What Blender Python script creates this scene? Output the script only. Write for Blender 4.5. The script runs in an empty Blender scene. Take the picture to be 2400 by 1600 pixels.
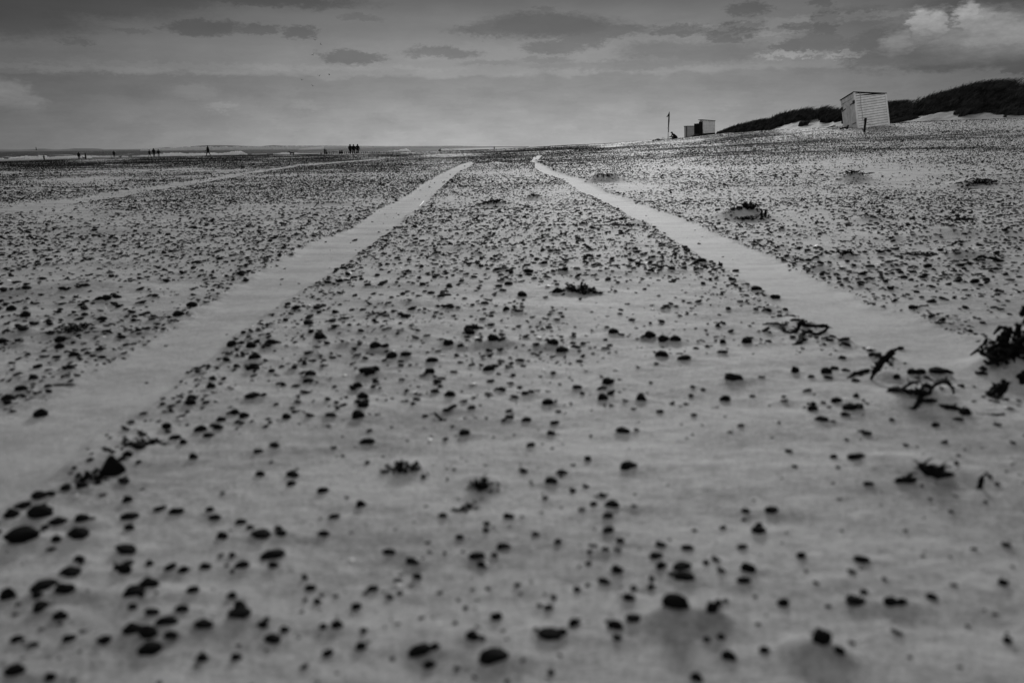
import bpy, bmesh, math, random
import numpy as np
from mathutils import Vector, Matrix, noise as mnoise

# ------------------------------------------------------------------ camera, sky, sun, exposure
scene = bpy.context.scene
COL = scene.collection
R = math.radians
W0, H0 = 2400.0, 1600.0
FPX = 1867.0                    # focal length in photo pixels (28 mm on a 36 mm sensor)
CAMZ = 0.43
PITCH = math.atan(456.0 / FPX)
ROLL = R(0.53)
fwd = np.array([0, math.cos(PITCH), -math.sin(PITCH)])
_r0 = np.array([1.0, 0, 0]); _u0 = np.array([0, math.sin(PITCH), math.cos(PITCH)])
right = _r0 * math.cos(ROLL) - _u0 * math.sin(ROLL)
up = _u0 * math.cos(ROLL) + _r0 * math.sin(ROLL)
CAM = np.array([0, 0, CAMZ])

cd = bpy.data.cameras.new("camera")
cam = bpy.data.objects.new("camera", cd); COL.objects.link(cam)
cd.sensor_width = 36.0; cd.lens = FPX / W0 * 36.0
cd.clip_start = 0.05; cd.clip_end = 60000
M = Matrix(((right[0], up[0], -fwd[0], 0), (right[1], up[1], -fwd[1], 0), (right[2], up[2], -fwd[2], CAMZ), (0, 0, 0, 1)))
cam.matrix_world = M
cd.dof.use_dof = True
cd.dof.focus_distance = 24.0
cd.dof.aperture_fstop = 4.4
scene.camera = cam

scene.view_settings.view_transform = 'Standard'
scene.view_settings.look = 'None'
scene.view_settings.gamma = 1.0
scene.view_settings.exposure = 0.0
scene.cycles.use_denoising = True
scene.cycles.max_bounces = 5
scene.cycles.diffuse_bounces = 2

SUN_AZ, SUN_EL = 8.0, 21.0
sd = bpy.data.lights.new("sun", 'SUN'); sun = bpy.data.objects.new("sun", sd); COL.objects.link(sun)
sd.energy = 2.15; sd.angle = R(16.0); sd.color = (1.0, 1.0, 1.0)
_sv = Vector((math.sin(R(SUN_AZ)) * math.cos(R(SUN_EL)), math.cos(R(SUN_AZ)) * math.cos(R(SUN_EL)), math.sin(R(SUN_EL))))
sun.rotation_euler = _sv.to_track_quat('Z', 'Y').to_euler()

def ray(px, py):
    px = np.asarray(px, float); py = np.asarray(py, float)
    a = (px - W0 / 2) / FPX; b = (H0 / 2 - py) / FPX
    return fwd + a[..., None] * right + b[..., None] * up

def at(px, py, D):
    """point seen at photo pixel px,py whose forward distance is D metres"""
    d = ray(px, py); return CAM + d * (np.asarray(D, float) / d[..., 1])[..., None]

def hor(px):
    return 355.0 - 0.0093 * px

class NT:
    """small helper to write node trees"""
    def __init__(s, tree):
        s.t = tree; s.n = tree.nodes; s.l = tree.links
    def new(s, typ, **kw):
        n = s.n.new(typ)
        for k, v in kw.items(): setattr(n, k, v)
        return n
    def put(s, sock, v):
        if hasattr(v, 'node'): s.l.new(v, sock)
        elif v is not None: sock.default_value = v
    def math(s, op, a, b=None, c=None, clamp=False):
        n = s.new('ShaderNodeMath', operation=op, use_clamp=clamp)
        s.put(n.inputs[0], a)
        if b is not None: s.put(n.inputs[1], b)
        if c is not None: s.put(n.inputs[2], c)
        return n.outputs[0]
    def ss(s, v, a, b, lo=0.0, hi=1.0):
        n = s.new('ShaderNodeMapRange', interpolation_type='SMOOTHSTEP')
        s.put(n.inputs[0], v); n.inputs[1].default_value = a; n.inputs[2].default_value = b
        n.inputs[3].default_value = lo; n.inputs[4].default_value = hi
        return n.outputs[0]
    def noise(s, vec, scale, detail=4, rough=0.55, col=False):
        n = s.new('ShaderNodeTexNoise'); s.put(n.inputs['Vector'], vec)
        n.inputs['Scale'].default_value = scale; n.inputs['Detail'].default_value = detail
        n.inputs['Roughness'].default_value = rough
        return n.outputs['Color' if col else 'Fac']
    def vmath(s, op, a, b=None):
        n = s.new('ShaderNodeVectorMath', operation=op); s.put(n.inputs[0], a)
        if b is not None: s.put(n.inputs[1], b)
        return n.outputs['Value'] if op in ('LENGTH', 'DOT_PRODUCT') else n.outputs[0]

def dir_azel(px, py):
    d = ray(px, py); d = d / np.linalg.norm(d)
    return math.degrees(math.atan2(d[0], d[1])), math.degrees(math.asin(d[2]))

def build_world():
    w = bpy.data.worlds.new("World"); scene.world = w; w.use_nodes = True
    T = NT(w.node_tree); T.n.clear()
    out = T.new('ShaderNodeOutputWorld'); bg = T.new('ShaderNodeBackground')
    T.l.new(bg.outputs[0], out.inputs[0]); bg.inputs[1].default_value = 0.117
    sky = T.new('ShaderNodeTexSky'); sky.sky_type = 'NISHITA'; sky.sun_disc = False
    sky.sun_elevation = R(SUN_EL); sky.sun_rotation = R(SUN_AZ); sky.dust_density = 2.0
    bw = T.new('ShaderNodeRGBToBW'); T.l.new(sky.outputs[0], bw.inputs[0])
    tc = T.new('ShaderNodeTexCoord'); g = tc.outputs['Generated']
    sep = T.new('ShaderNodeSeparateXYZ'); T.l.new(g, sep.inputs[0])
    x, y, z = sep.outputs
    az = T.math('MULTIPLY', T.math('ARCTAN2', x, y), 57.2958)
    el = T.math('MULTIPLY', T.math('ARCSINE', z), 57.2958)
    # clear air behind the clouds, dim overhead of the frame, bright again towards the zenith
    cr = T.new('ShaderNodeValToRGB'); cr.color_ramp.interpolation = 'EASE'
    T.put(cr.inputs[0], T.math('DIVIDE', T.math('ADD', el, 10.0), 100.0))
    stops = [(-10, .10), (-1, .33), (0.2, .345), (2.0, .31), (4.0, .27), (6.0, .235), (8.0, .165), (9.8, .105), (14, .09), (30, .26), (55, .52), (90, .62)]
    e = cr.color_ramp.elements
    e[0].position = 0.0; e[0].color = (.1, .1, .1, 1); e[1].position = 1.0; e[1].color = (.62,) * 3 + (1,)
    for s_, v in stops[1:-1]:
        q = e.new((s_ + 10) / 100.0); q.color = (v, v, v, 1)
    base = T.new('ShaderNodeRGBToBW'); T.l.new(cr.outputs[0], base.inputs[0]); base = base.outputs[0]
    # vignette put into the sky tone at both sides, added fill brightness behind
    azc = T.math('ABSOLUTE', T.math('SUBTRACT', az, 2.0))
    side = T.math('ADD', T.ss(azc, 4.0, 40.0, 1.0, 0.34), T.ss(azc, 75.0, 135.0, 0.0, 1.6))
    lowf = T.ss(el, 12.0, 40.0, 0.0, 1.0)
    side = T.math('ADD', T.math('MULTIPLY', side, T.math('SUBTRACT', 1.0, lowf)), lowf)
    base = T.math('MULTIPLY', base, side)
    # warped angular coordinates for the clouds
    comb = T.new('ShaderNodeCombineXYZ'); T.put(comb.inputs[0], az); T.put(comb.inputs[1], T.math('MULTIPLY', el, 2.2)); comb = comb.outputs[0]
    n1 = T.noise(comb, 0.8, 7, 0.66, True)
    wv = T.vmath('SUBTRACT', n1, (0.5, 0.5, 0.5))
    n2 = T.noise(comb, 0.22, 3, 0.5, True)
    wv2 = T.vmath('SUBTRACT', n2, (0.5, 0.5, 0.5))
    P = T.vmath('ADD', T.vmath('ADD', T.vmath('ADD', comb, T.vmath('MULTIPLY', T.vmath('SUBTRACT', T.noise(comb, 3.2, 4, 0.6, True), (0.5, 0.5, 0.5)), (1.3, 1.3, 0))), T.vmath('MULTIPLY', wv, (2.4, 2.0, 0))), T.vmath('MULTIPLY', wv2, (2.2, 1.6, 0)))
    n3 = T.noise(comb, 1.5, 6, 0.7, True)
    Pb = T.vmath('ADD', comb, T.vmath('MULTIPLY', T.vmath('SUBTRACT', n3, (0.5, 0.5, 0.5)), (2.6, 3.2, 0)))
    def blob(c, rx, ry, soft, st, PP):
        a_, e_ = dir_azel(*c)
        rx = rx / FPX * 57.3; ry = ry / FPX * 57.3 * 2.2
        v = T.vmath('SUBTRACT', PP, (a_, e_ * 2.2, 0.0))
        v = T.vmath('MULTIPLY', v, (1 / rx, 1 / ry, 0.0))
        d = T.vmath('LENGTH', v)
        return T.ss(d, 1.0 + soft * .85, 1.0 - soft * .8, 0.0, st * .92)
    dark = None
    for (cx, cy, rx, ry, soft, st) in [
        (20, 38, 130, 34, .6, .42), (150, 5, 230, 26, .6, .40), (330, -4, 150, 18, .6, .38), (620, 2, 200, 10, .6, .40), (480, 62, 80, 17, .35, .42), (605, 70, 38, 9, .4, .36),
        (700, 76, 36, 13, .4, .36), (825, 133, 66, 14, .35, .40), (1040, 121, 78, 12, .4, .36), (178, 97, 26, 7, .5, .25), (300, 70, 50, 5, .5, .2),
        (1160, 72, 90, 12, .45, .34), (1290, 62, 150, 26, .4, .42), (1420, 72, 90, 14, .4, .36), (1370, 92, 60, 14, .4, .36), (1300, 112, 70, 12, .4, .34), (1275, 20, 26, 10, .5, .22), (850, 42, 50, 7, .5, .2), (1155, 148, 70, 7, .5, .18), (1280, 140, 60, 6, .5, .2),
        (1590, 68, 70, 13, .35, .40), (1720, 76, 66, 18, .3, .44), (1760, 22, 44, 15, .4, .38), (1560, 118, 90, 20, .5, .28), (1680, 122, 130, 24, .5, .30),
        (1935, 55, 36, 26, .35, .42), (1870, 64, 30, 9, .4, .35), (1850, 106, 34, 11, .35, .40), (1925, 100, 60, 24, .45, .36), (2010, 60, 40, 34, .5, .26), (1500, 150, 260, 10, .6, .2),
        (2060, 115, 70, 40, .45, .42), (2140, 95, 30, 44, .4, .40), (2190, 128, 60, 24, .35, .45), (2300, 132, 190, 22, .4, .42), (2395, 160, 30, 12, .3, .4), (1925, 8, 20, 10, .5, .3), (2330, 20, 130, 44, .6, .35), (2220, 70, 50, 36, .5, .3)]:
        b = blob((cx, cy), rx, ry, soft, st, P)
        dark = b if dark is None else T.math('MAXIMUM', dark, b)
    def puff(c, rx, ry, soft, st, PP):
        a_, e_ = dir_azel(*c)
        rx = rx / FPX * 57.3; ry = ry / FPX * 57.3 * 2.2
        v = T.vmath('MULTIPLY', T.vmath('SUBTRACT', PP, (a_, e_ * 2.2, 0.0)), (1 / rx, 1 / ry, 0.0))
        sp = T.new('ShaderNodeSeparateXYZ'); T.l.new(v, sp.inputs[0])
        m = T.ss(T.vmath('LENGTH', v), 1.0 + soft, 1.0 - soft, 0.0, st)
        return T.math('MULTIPLY', m, T.ss(sp.outputs[1], -1.3, 0.5, 0.08, 1.0))
    cum = None
    n4 = T.noise(comb, 1.3, 5, 0.6, True)
    Pc = T.vmath('ADD', comb, T.vmath('MULTIPLY', T.vmath('SUBTRACT', n4, (0.5, 0.5, 0.5)), (2.0, 2.2, 0)))
    for (cx, cy, rx, ry, soft, st) in [(2156, 60, 22, 30, .35, .85), (2192, 64, 26, 32, .34, .8), (2174, 88, 34, 22, .6, .36), (2104, 106, 30, 26, .5, .42), (2268, 44, 24, 30, .35, 1.0), (2292, 62, 34, 34, .5, .7),
                                       (2345, 70, 46, 34, .5, .62), (2385, 88, 50, 44, .6, .55), (2310, 104, 90, 40, .8, .40), (2245, 100, 40, 40, .8, .35), (12, 226, 44, 30, .4, .26), (58, 240, 32, 18, .4, .18)]:
        b = puff((cx, cy), rx, ry, soft, st, Pc); cum = b if cum is None else T.math('MAXIMUM', cum, b)
    light = None
    for (cx, cy, rx, ry, soft, st) in [
        (1858, 128, 62, 6, .6, .50), (1975, 129, 40, 6, .6, .45), (1745, 62, 120, 5, .8, .22), (1900, 48, 120, 6, .8, .26), (2080, 32, 170, 6, .8, .28), (1790, 80, 80, 4, .8, .2),
        (460, 215, 40, 16, .6, .15), (520, 250, 30, 8, .6, .17), (715, 248, 34, 10, .6, .12), (610, 158, 420, 5, .9, .10), (200, 162, 260, 6, .8, .16)]:
        b = blob((cx, cy), rx, ry, soft, st, Pb)
        light = b if light is None else T.math('MAXIMUM', light, b)
    n2v = T.noise(comb, 1.1, 5, 0.6)
    # the low bank: streaky, with a ragged upper edge
    a_, e_ = dir_azel(300, 172)
    wob = T.math('MULTIPLY', T.math('SUBTRACT', T.noise(comb, 0.35, 5, 0.6), 0.5), 1.6)
    edge = T.math('SUBTRACT', T.math('ADD', el, wob), e_)
    bank = T.math('MULTIPLY', T.ss(edge, 0.18, -0.12), T.ss(el, 0.6, e_, 0.0, 1.0))
    stretched = T.vmath('MULTIPLY', comb, (0.35, 1.0, 0.0))
    mott = T.math('SUBTRACT', T.noise(stretched, 0.75, 7, 0.6), 0.5)
    mott2 = T.math('SUBTRACT', T.noise(Pb, 0.28, 6, 0.55), 0.5)
    band = T.math('MULTIPLY', bank, 0.20)
    v = T.math('MULTIPLY', base, T.math('SUBTRACT', 1.0, band))
    v = T.math('MULTIPLY', v, T.math('SUBTRACT', 1.0, dark))
    lowmask = T.ss(el, 9.0, 1.0, 0.5, 1.0)
    v = T.math('MULTIPLY', v, T.math('ADD', 1.0, T.math('MULTIPLY', lowmask, T.math('ADD', T.math('MULTIPLY', mott, 0.34), T.math('MULTIPLY', mott2, 0.60)))))
    v = T.math('ADD', v, T.math('MULTIPLY', light, T.math('ADD', T.math('MULTIPLY', base, 0.9), 0.03)))
    v = T.math('ADD', v, T.math('MULTIPLY', cum, T.math('ADD', 0.08, T.math('MULTIPLY', n2v, 0.30))))
    # a share of the physical sky behind it
    v = T.math('ADD', T.math('MULTIPLY', v, 10.0 * 0.94), T.math('MULTIPLY', T.math('MINIMUM', bw.outputs[0], 8.0), 0.02))
    rgb = T.new('ShaderNodeCombineColor')
    for i in range(3): T.put(rgb.inputs[i], v)
    T.l.new(rgb.outputs[0], bg.inputs[0])
build_world()

# ------------------------------------------------------------------ helpers
def tag(o, label=None, cat=None, group=None, kind=None):
    if label: o['label'] = label
    if cat: o['category'] = cat
    if group: o['group'] = group
    if kind: o['kind'] = kind
    return o

def empty(name, loc, label, cat, group=None, rz=0):
    o = bpy.data.objects.new(name, None); COL.objects.link(o)
    o.location = loc; o.rotation_euler = (0, 0, rz); o.empty_display_size = 0.1
    return tag(o, label, cat, group)

def link(name, me, mat=None, parent=None):
    o = bpy.data.objects.new(name, me); COL.objects.link(o)
    if mat is not None and len(me.materials) == 0: me.materials.append(mat)
    if parent is not None: o.parent = parent
    return o

def fast_mesh(name, V, F, smooth=True, matidx=None):
    """V (n,3); F (m,k) faces of one size, or list of such arrays"""
    V = np.ascontiguousarray(V, dtype=np.float32)
    Fs = F if isinstance(F, list) else [F]
    me = bpy.data.meshes.new(name)
    me.vertices.add(len(V)); me.vertices.foreach_set('co', V.ravel())
    nl = sum(f.size for f in Fs); npoly = sum(len(f) for f in Fs)
    me.loops.add(nl); me.loops.foreach_set('vertex_index', np.concatenate([f.ravel() for f in Fs]).astype(np.int32))
    me.polygons.add(npoly)
    st = []; off = 0
    for f in Fs:
        st.append(off + np.arange(len(f)) * f.shape[1]); off += f.size
    me.polygons.foreach_set('loop_start', np.concatenate(st).astype(np.int32))
    me.polygons.foreach_set('use_smooth', np.full(npoly, smooth))
    if matidx is not None: me.polygons.foreach_set('material_index', matidx.astype(np.int32))
    me.update(calc_edges=True)
    me.validate(clean_customdata=False)
    return me

class MB:
    """collects boxes, prisms and tubes, then makes one mesh object"""
    def __init__(s): s.v = []; s.f = []
    def prism(s, c8):
        b = len(s.v); s.v += [tuple(map(float, p)) for p in c8]
        for q in ((0, 3, 2, 1), (4, 5, 6, 7), (0, 1, 5, 4), (1, 2, 6, 5), (2, 3, 7, 6), (3, 0, 4, 7)): s.f.append(tuple(b + i for i in q))
    def box(s, x0, x1, y0, y1, z0, z1):
        s.prism([(x0, y0, z0), (x1, y0, z0), (x1, y1, z0), (x0, y1, z0), (x0, y0, z1), (x1, y0, z1), (x1, y1, z1), (x0, y1, z1)])
    def bar(s, p, q, w, h=None):
        p = Vector(p); q = Vector(q); h = h or w
        d = (q - p).normalized(); a = d.cross(Vector((0, 0, 1)))
        if a.length < 1e-3: a = Vector((1, 0, 0))
        a.normalize(); b = a.cross(d).normalized(); a *= w / 2; b *= h / 2
        s.prism([p - a - b, p + a - b, p + a + b, p - a + b, q - a - b, q + a - b, q + a + b, q - a + b])
    def tube(s, pts, rad, n=8, flat=1.0, jit=0.0, rng=None):
        pts = [Vector(p) for p in pts]; b0 = len(s.v); m = len(pts)
        if not hasattr(rad, '__len__'): rad = [rad] * m
        prev = None
        for i, p in enumerate(pts):
            d = (pts[min(i + 1, m - 1)] - pts[max(i - 1, 0)])
            d = d.normalized() if d.length > 1e-9 else Vector((0, 0, 1))
            ref = prev if prev is not None else (Vector((0, 0, 1)) if abs(d.z) < .9 else Vector((1, 0, 0)))
            a = (ref - d * ref.dot(d)); a.normalize(); c = d.cross(a); prev = a
            for k in range(n):
                t = 2 * math.pi * k / n
                r_ = rad[i] * (1 + (rng.uniform(-jit, jit) if jit else 0))
                s.v.append(tuple(p + a * math.sin(t) * r_ * flat + c * math.cos(t) * r_))
        for i in range(m - 1):
            for k in range(n):
                a_ = b0 + i * n + k; b_ = b0 + i * n + (k + 1) % n
                s.f.append((a_, b_, b_ + n, a_ + n))
        s.f.append(tuple(b0 + k for k in range(n))[::-1]); s.f.append(tuple(b0 + (m - 1) * n + k for k in range(n)))
    def build(s, name, mat=None, parent=None, smooth=False):
        me = bpy.data.meshes.new(name); me.from_pydata(s.v, [], s.f); me.update()
        bm = bmesh.new(); bm.from_mesh(me); bmesh.ops.recalc_face_normals(bm, faces=bm.faces); bm.to_mesh(me); bm.free()
        if smooth:
            me.polygons.foreach_set('use_smooth', [True] * len(me.polygons))
        return link(name, me, mat, parent)

def _hash(ix, iy, seed):
    h = (ix.astype(np.int64) * 374761393 + iy.astype(np.int64) * 668265263 + seed * 974711) & 0xffffffff
    h = ((h ^ (h >> 13)) * 1274126177) & 0xffffffff
    h = h ^ (h >> 16)
    return (h & 0xffff) / 65535.0
def vnoise(x, y, seed=0):
    ix = np.floor(x); iy = np.floor(y); fx = x - ix; fy = y - iy
    fx = fx * fx * fx * (fx * (fx * 6 - 15) + 10); fy = fy * fy * fy * (fy * (fy * 6 - 15) + 10)
    ix = ix.astype(np.int64); iy = iy.astype(np.int64)
    a = _hash(ix, iy, seed); b = _hash(ix + 1, iy, seed); c = _hash(ix, iy + 1, seed); d = _hash(ix + 1, iy + 1, seed)
    return (a + (b - a) * fx) + ((c + (d - c) * fx) - (a + (b - a) * fx)) * fy
def fbm(x, y, seed=0, octv=4, gain=0.5):
    s = 0.0; a = 1.0; t = 0.0
    for o in range(octv):
        s = s + a * (vnoise(x * 2 ** o + 17.3 * o, y * 2 ** o - 9.1 * o, seed + o) - 0.5); t += a; a *= gain
    return s / t * 2.0           # about -1..1
def sstep(a, b, x):
    t = np.clip((x - a) / (b - a), 0, 1); return t * t * (3 - 2 * t)

# ------------------------------------------------------------------ materials (all greys: the photograph is black and white)
def grey_mat(name, v, rough=0.8, spec=0.3, var=0.0, scale=5.0, bump=0.0, bscale=40.0):
    m = bpy.data.materials.new(name); m.use_nodes = True; T = NT(m.node_tree)
    p = T.n['Principled BSDF']; p.inputs['Roughness'].default_value = rough; p.inputs['Specular IOR Level'].default_value = spec
    p.inputs['Base Color'].default_value = (v, v, v, 1)
    if var or bump:
        tc = T.new('ShaderNodeTexCoord'); o = tc.outputs['Object']
        if var:
            f = T.ss(T.noise(o, scale, 5, .6), 0.3, 0.7, v * (1 - var), v * (1 + var))
            c = T.new('ShaderNodeCombineColor')
            for i in range(3): T.put(c.inputs[i], f)
            T.l.new(c.outputs[0], p.inputs['Base Color'])
        if bump:
            b = T.new('ShaderNodeBump'); b.inputs['Strength'].default_value = bump; b.inputs['Distance'].default_value = 0.01
            T.put(b.inputs['Height'], T.noise(o, bscale, 4, .6)); T.l.new(b.outputs[0], p.inputs['Normal'])
    return m

def sand_mat(name, lo, hi, grain=1.0):
    m = bpy.data.materials.new(name); m.use_nodes = True; T = NT(m.node_tree)
    p = T.n['Principled BSDF']
    p.inputs['Roughness'].default_value = 0.75; p.inputs['Specular IOR Level'].default_value = 0.20
    tc = T.new('ShaderNodeTexCoord'); o = tc.outputs['Object']
    st = T.vmath('MULTIPLY', o, (0.35, 1.0, 1.0))
    a = T.noise(st, 7.0, 6, .62); b = T.noise(o, 150.0, 4, .75); c_ = T.noise(o, 38.0, 5, .7)
    f = T.math('ADD', T.math('ADD', T.math('MULTIPLY', a, 0.42), T.math('MULTIPLY', b, 0.30)), T.math('MULTIPLY', c_, 0.28))
    v = T.ss(f, 0.38, 0.60, lo, hi)
    # tiny dark and pale grit
    g1 = T.noise(o, 330.0, 2, .6)
    v = T.math('MULTIPLY', v, T.ss(g1, 0.60, 0.72, 1.0, 0.55))
    v = T.math('ADD', v, T.ss(g1, 0.36, 0.27, 0.0, 0.18))
    sp = T.new('ShaderNodeSeparateXYZ'); T.l.new(o, sp.inputs[0])
    v = T.math('MULTIPLY', v, T.ss(sp.outputs[2], -1.7, -0.25, 0.45, 1.0))      # damp sand towards the water
    c = T.new('ShaderNodeCombineColor')
    for i in range(3): T.put(c.inputs[i], v)
    T.l.new(c.outputs[0], p.inputs['Base Color'])
    h = T.math('ADD', T.math('MULTIPLY', T.noise(o, 300.0, 3, .7), 0.0014 * grain), T.math('MULTIPLY', T.noise(T.vmath('MULTIPLY', o, (0.6, 1.0, 1.0)), 60.0, 5, .7), 0.0048 * grain))
    bp = T.new('ShaderNodeBump'); bp.inputs['Strength'].default_value = 1.0; bp.inputs['Distance'].default_value = 1.0
    T.put(bp.inputs['Height'], h); T.l.new(bp.outputs[0], p.inputs['Normal'])
    return m

M_sand = sand_mat('sand', 0.17, 0.36)
M_rut = sand_mat('packed_sand', 0.22, 0.35, 0.6)
M_dune = sand_mat('dune_sand', 0.07, 0.20, 2.0)
M_stone = grey_mat('dark_stone', 0.006, 0.8, 0.04, .5, 60, .3, 90)
M_stone2 = grey_mat('grey_stone', 0.06, 0.8, 0.1, .5, 90, .3, 90)
M_shell = grey_mat('pale_shell', 0.55, 0.5, 0.4, .2, 40)
M_weed = grey_mat('dry_seaweed', 0.007, 0.8, 0.04, .5, 60, .5, 120)
M_wood = grey_mat('dark_driftwood', 0.008, 0.85, 0.04, .5, 60, .5, 120)
M_mar = grey_mat('marram_grass', 0.030, 0.85, 0.08, .7, 1.2)
M_cloth = grey_mat('dark_clothing', 0.010, 0.9, 0.05)
M_cloth2 = grey_mat('slate_clothing', 0.02, 0.9, 0.05)
M_fur = grey_mat('dark_fur', 0.010, 0.9, 0.05)
M_paint = grey_mat('white_paint', 0.78, 0.55, 0.4, .14, 3.0, .15, 30)
M_paint2 = grey_mat('off_white_paint', 0.60, 0.6, 0.3, .2, 3.0, .15, 30)  # darker than the white paint, used on door leaves and frames
M_paint3 = grey_mat('grey_paint', 0.34, 0.6, 0.3, .15, 3.0, .1, 30)
M_black = grey_mat('black_iron', 0.012, 0.6, 0.3)
M_roof = grey_mat('roof_felt', 0.02, 0.9, 0.2, .3, 8)
M_tar = grey_mat('tarred_wood', 0.012, 0.85, 0.15, .4, 20)
M_hill = grey_mat('far_dune_scrub', 0.13, 0.95, 0.05, .12, .004)
def foam_mat(name, v):
    m = grey_mat(name, v, .9, .2, .06, .25); T = NT(m.node_tree); p = T.n['Principled BSDF']; out = T.n['Material Output']
    tr = T.new('ShaderNodeBsdfTranslucent'); tr.inputs[0].default_value = (v, v, v, 1); mx = T.new('ShaderNodeMixShader'); mx.inputs[0].default_value = .5
    T.l.new(p.outputs[0], mx.inputs[1]); T.l.new(tr.outputs[0], mx.inputs[2]); T.l.new(mx.outputs[0], out.inputs[0]); return m
M_foam = foam_mat('sea_foam', 0.93)
M_foam_far = foam_mat('far_sea_foam', 0.72)

# ------------------------------------------------------------------ the lie of the land
SEA = -2.2
def shore(px, py):
    return at(px, py, (CAMZ - SEA) * FPX / (py - hor(px)))
ctrl = []
for p in [(2010, 301, 52), (2080, 291, 54), (1970, 302, 53), (2026, 309, 47), (2300, 307, 42), (2400, 304, 42), (2300, 281, 62), (2400, 276, 62), (2150, 286, 63),
          (1908, 302, 72), (1784, 307, 100), (1690, 313.5, 120), (1640, 319, 137), (1609, 323, 150), (1566, 329.5, 137), (1511, 333, 125), (1540, 331.5, 137), (1475, 335.5, 125), (1560, 331.5, 108), (1620, 324.5, 108), (1500, 335, 100), (1680, 317, 108), (1440, 337.5, 125), (1400, 338, 130),
          (1300, 342, 140), (1240, 345.5, 140), (1158, 350.5, 150), (488, 366.3, 140), (830, 362, 148), (186, 374.5, 198), (361, 367.8, 180), (268, 369, 215), (104, 378.6, 165),
          (0, 385, 60), (0, 398, 30), (600, 372.5, 60), (900, 362.5, 70), (1200, 354, 70), (1600, 346, 40), (2000, 331, 30), (2000, 352, 18), (2400, 345, 20), (2400, 382, 10), (2000, 402, 10),
          (1600, 335, 80), (1800, 322, 60), (1700, 328, 70), (700, 366, 100), (1000, 356.5, 110),
          (240, 371, 235), (480, 366.1, 230), (480, 365.9, 290), (620, 363.6, 230), (760, 361, 230), (760, 360.6, 330), (970, 358.3, 230), (970, 358, 350), (1080, 355, 180), (1080, 355, 300), (1158, 352, 230), (1158, 353, 400), (1240, 347, 230), (1240, 349, 400), (1320, 343, 230), (1400, 339.5, 220), (1400, 343, 400), (1511, 333, 200), (1580, 338, 400), (1640, 321, 190), (1800, 311, 170), (1800, 330, 400), (2100, 300, 150), (2000, 300, 110), (2200, 290, 95)]:
    ctrl.append(at(*p))
for p in [(0, 374.5), (260, 370.5), (480, 365.8), (760, 360.3), (970, 357.5)]:
    ctrl.append(shore(*p))
for p in [(0, 0, 0), (-2, 3, 0), (2, 3, 0), (0, 10, 0), (-8, 10, -.03), (0, 25, .02), (-5, 5, 0), (5, 5, .02), (0, -3, 0), (4, 0, .02), (-4, 0, -.02),
          (-60, 650, -2.4), (60, 700, -1), (-300, 300, -5), (-100, 900, -5), (-220, 100, -4.0), (-100, 50, -1.5), (-200, -50, -4), (-60, -60, -.8), (0, -60, 0.0), (60, -60, 2), (100, 50, 3), (120, 120, 3.5), (150, 300, 3.5), (250, 600, 2.5), (200, 0, 4)]:
    ctrl.append(np.array(p, float))
ctrl = np.array(ctrl)
_S = 50.0
def _U(d2): return np.where(d2 > 1e-12, 0.5 * d2 * np.log(np.maximum(d2, 1e-12)), 0.0)
_cx = ctrl[:, :2] / _S
_n = len(ctrl)
_K = _U(((_cx[:, None] - _cx[None]) ** 2).sum(-1)) + np.eye(_n) * 2e-4
_P = np.hstack([np.ones((_n, 1)), _cx])
_A = np.block([[_K, _P], [_P.T, np.zeros((3, 3))]])
_w = np.linalg.solve(_A, np.concatenate([ctrl[:, 2], np.zeros(3)]))
def land(x, y):
    x = np.asarray(x, float); y = np.asarray(y, float)
    r = np.hypot(x, y); k = np.minimum(1.0, 650.0 / np.maximum(r, 1e-6)); x = x * k / _S; y = y * k / _S
    z = _w[_n] + _w[_n + 1] * x + _w[_n + 2] * y
    for i in range(_n): z = z + _w[i] * _U((x - _cx[i, 0]) ** 2 + (y - _cx[i, 1]) ** 2)
    z = np.clip(z, -6.0, 4.5)
    return z - _Z0 * np.exp(-(r / 6.0) ** 2)
_Z0 = 0.0
_Z0 = float(land(0.0, 0.0))

# wheel ruts, as pairs of edges
def flat_hit(px, py):
    """intersect with the smooth land"""
    px = np.atleast_1d(np.asarray(px, float)); py = np.atleast_1d(np.asarray(py, float)); out = []
    ts = np.geomspace(0.3, 700, 900)
    for a, b in zip(px, py):
        d = ray(a, b); P = CAM + d * ts[:, None]; dz = P[:, 2] - land(P[:, 0], P[:, 1])
        k = np.argmax(dz < 0) if (dz < 0).any() else len(ts) - 1
        k = max(k, 1)
        f = dz[k - 1] / (dz[k - 1] - dz[k]) if dz[k] < 0 else 1.0
        out.append(CAM + d * (ts[k - 1] + (ts[k] - ts[k - 1]) * f))
    return np.array(out)
def edge_curve(pts):
    W = flat_hit([p[0] for p in pts], [p[1] for p in pts]); W = W[np.argsort(W[:, 1])]
    y = W[:, 1]; x = W[:, 0]
    y0 = y[0] - 4.0; x0 = x[0] - 4.0 * (x[2] - x[0]) / (y[2] - y[0])
    return np.concatenate([[y0], y]), np.concatenate([[x0], x])
E = {}
E['Ll'] = edge_curve([(1098, 380), (1070, 391), (1042, 404), (1019, 416.5), (976, 442), (938, 467.5), (884, 493), (851, 518.5), (813, 544), (716, 573), (654, 615), (565, 663), (489, 718), (425, 759), (350, 797), (270, 849), (100, 935), (0, 985)])
E['Lr'] = edge_curve([(1118, 378), (1101, 391), (1073, 404), (1058, 416.5), (1032, 442), (1004, 467.5), (976, 493), (943, 518.5), (910, 544), (847, 587), (792, 629), (668, 708), (585, 770), (517, 828), (455, 870), (385, 935), (255, 1010), (173, 1085)])
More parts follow.
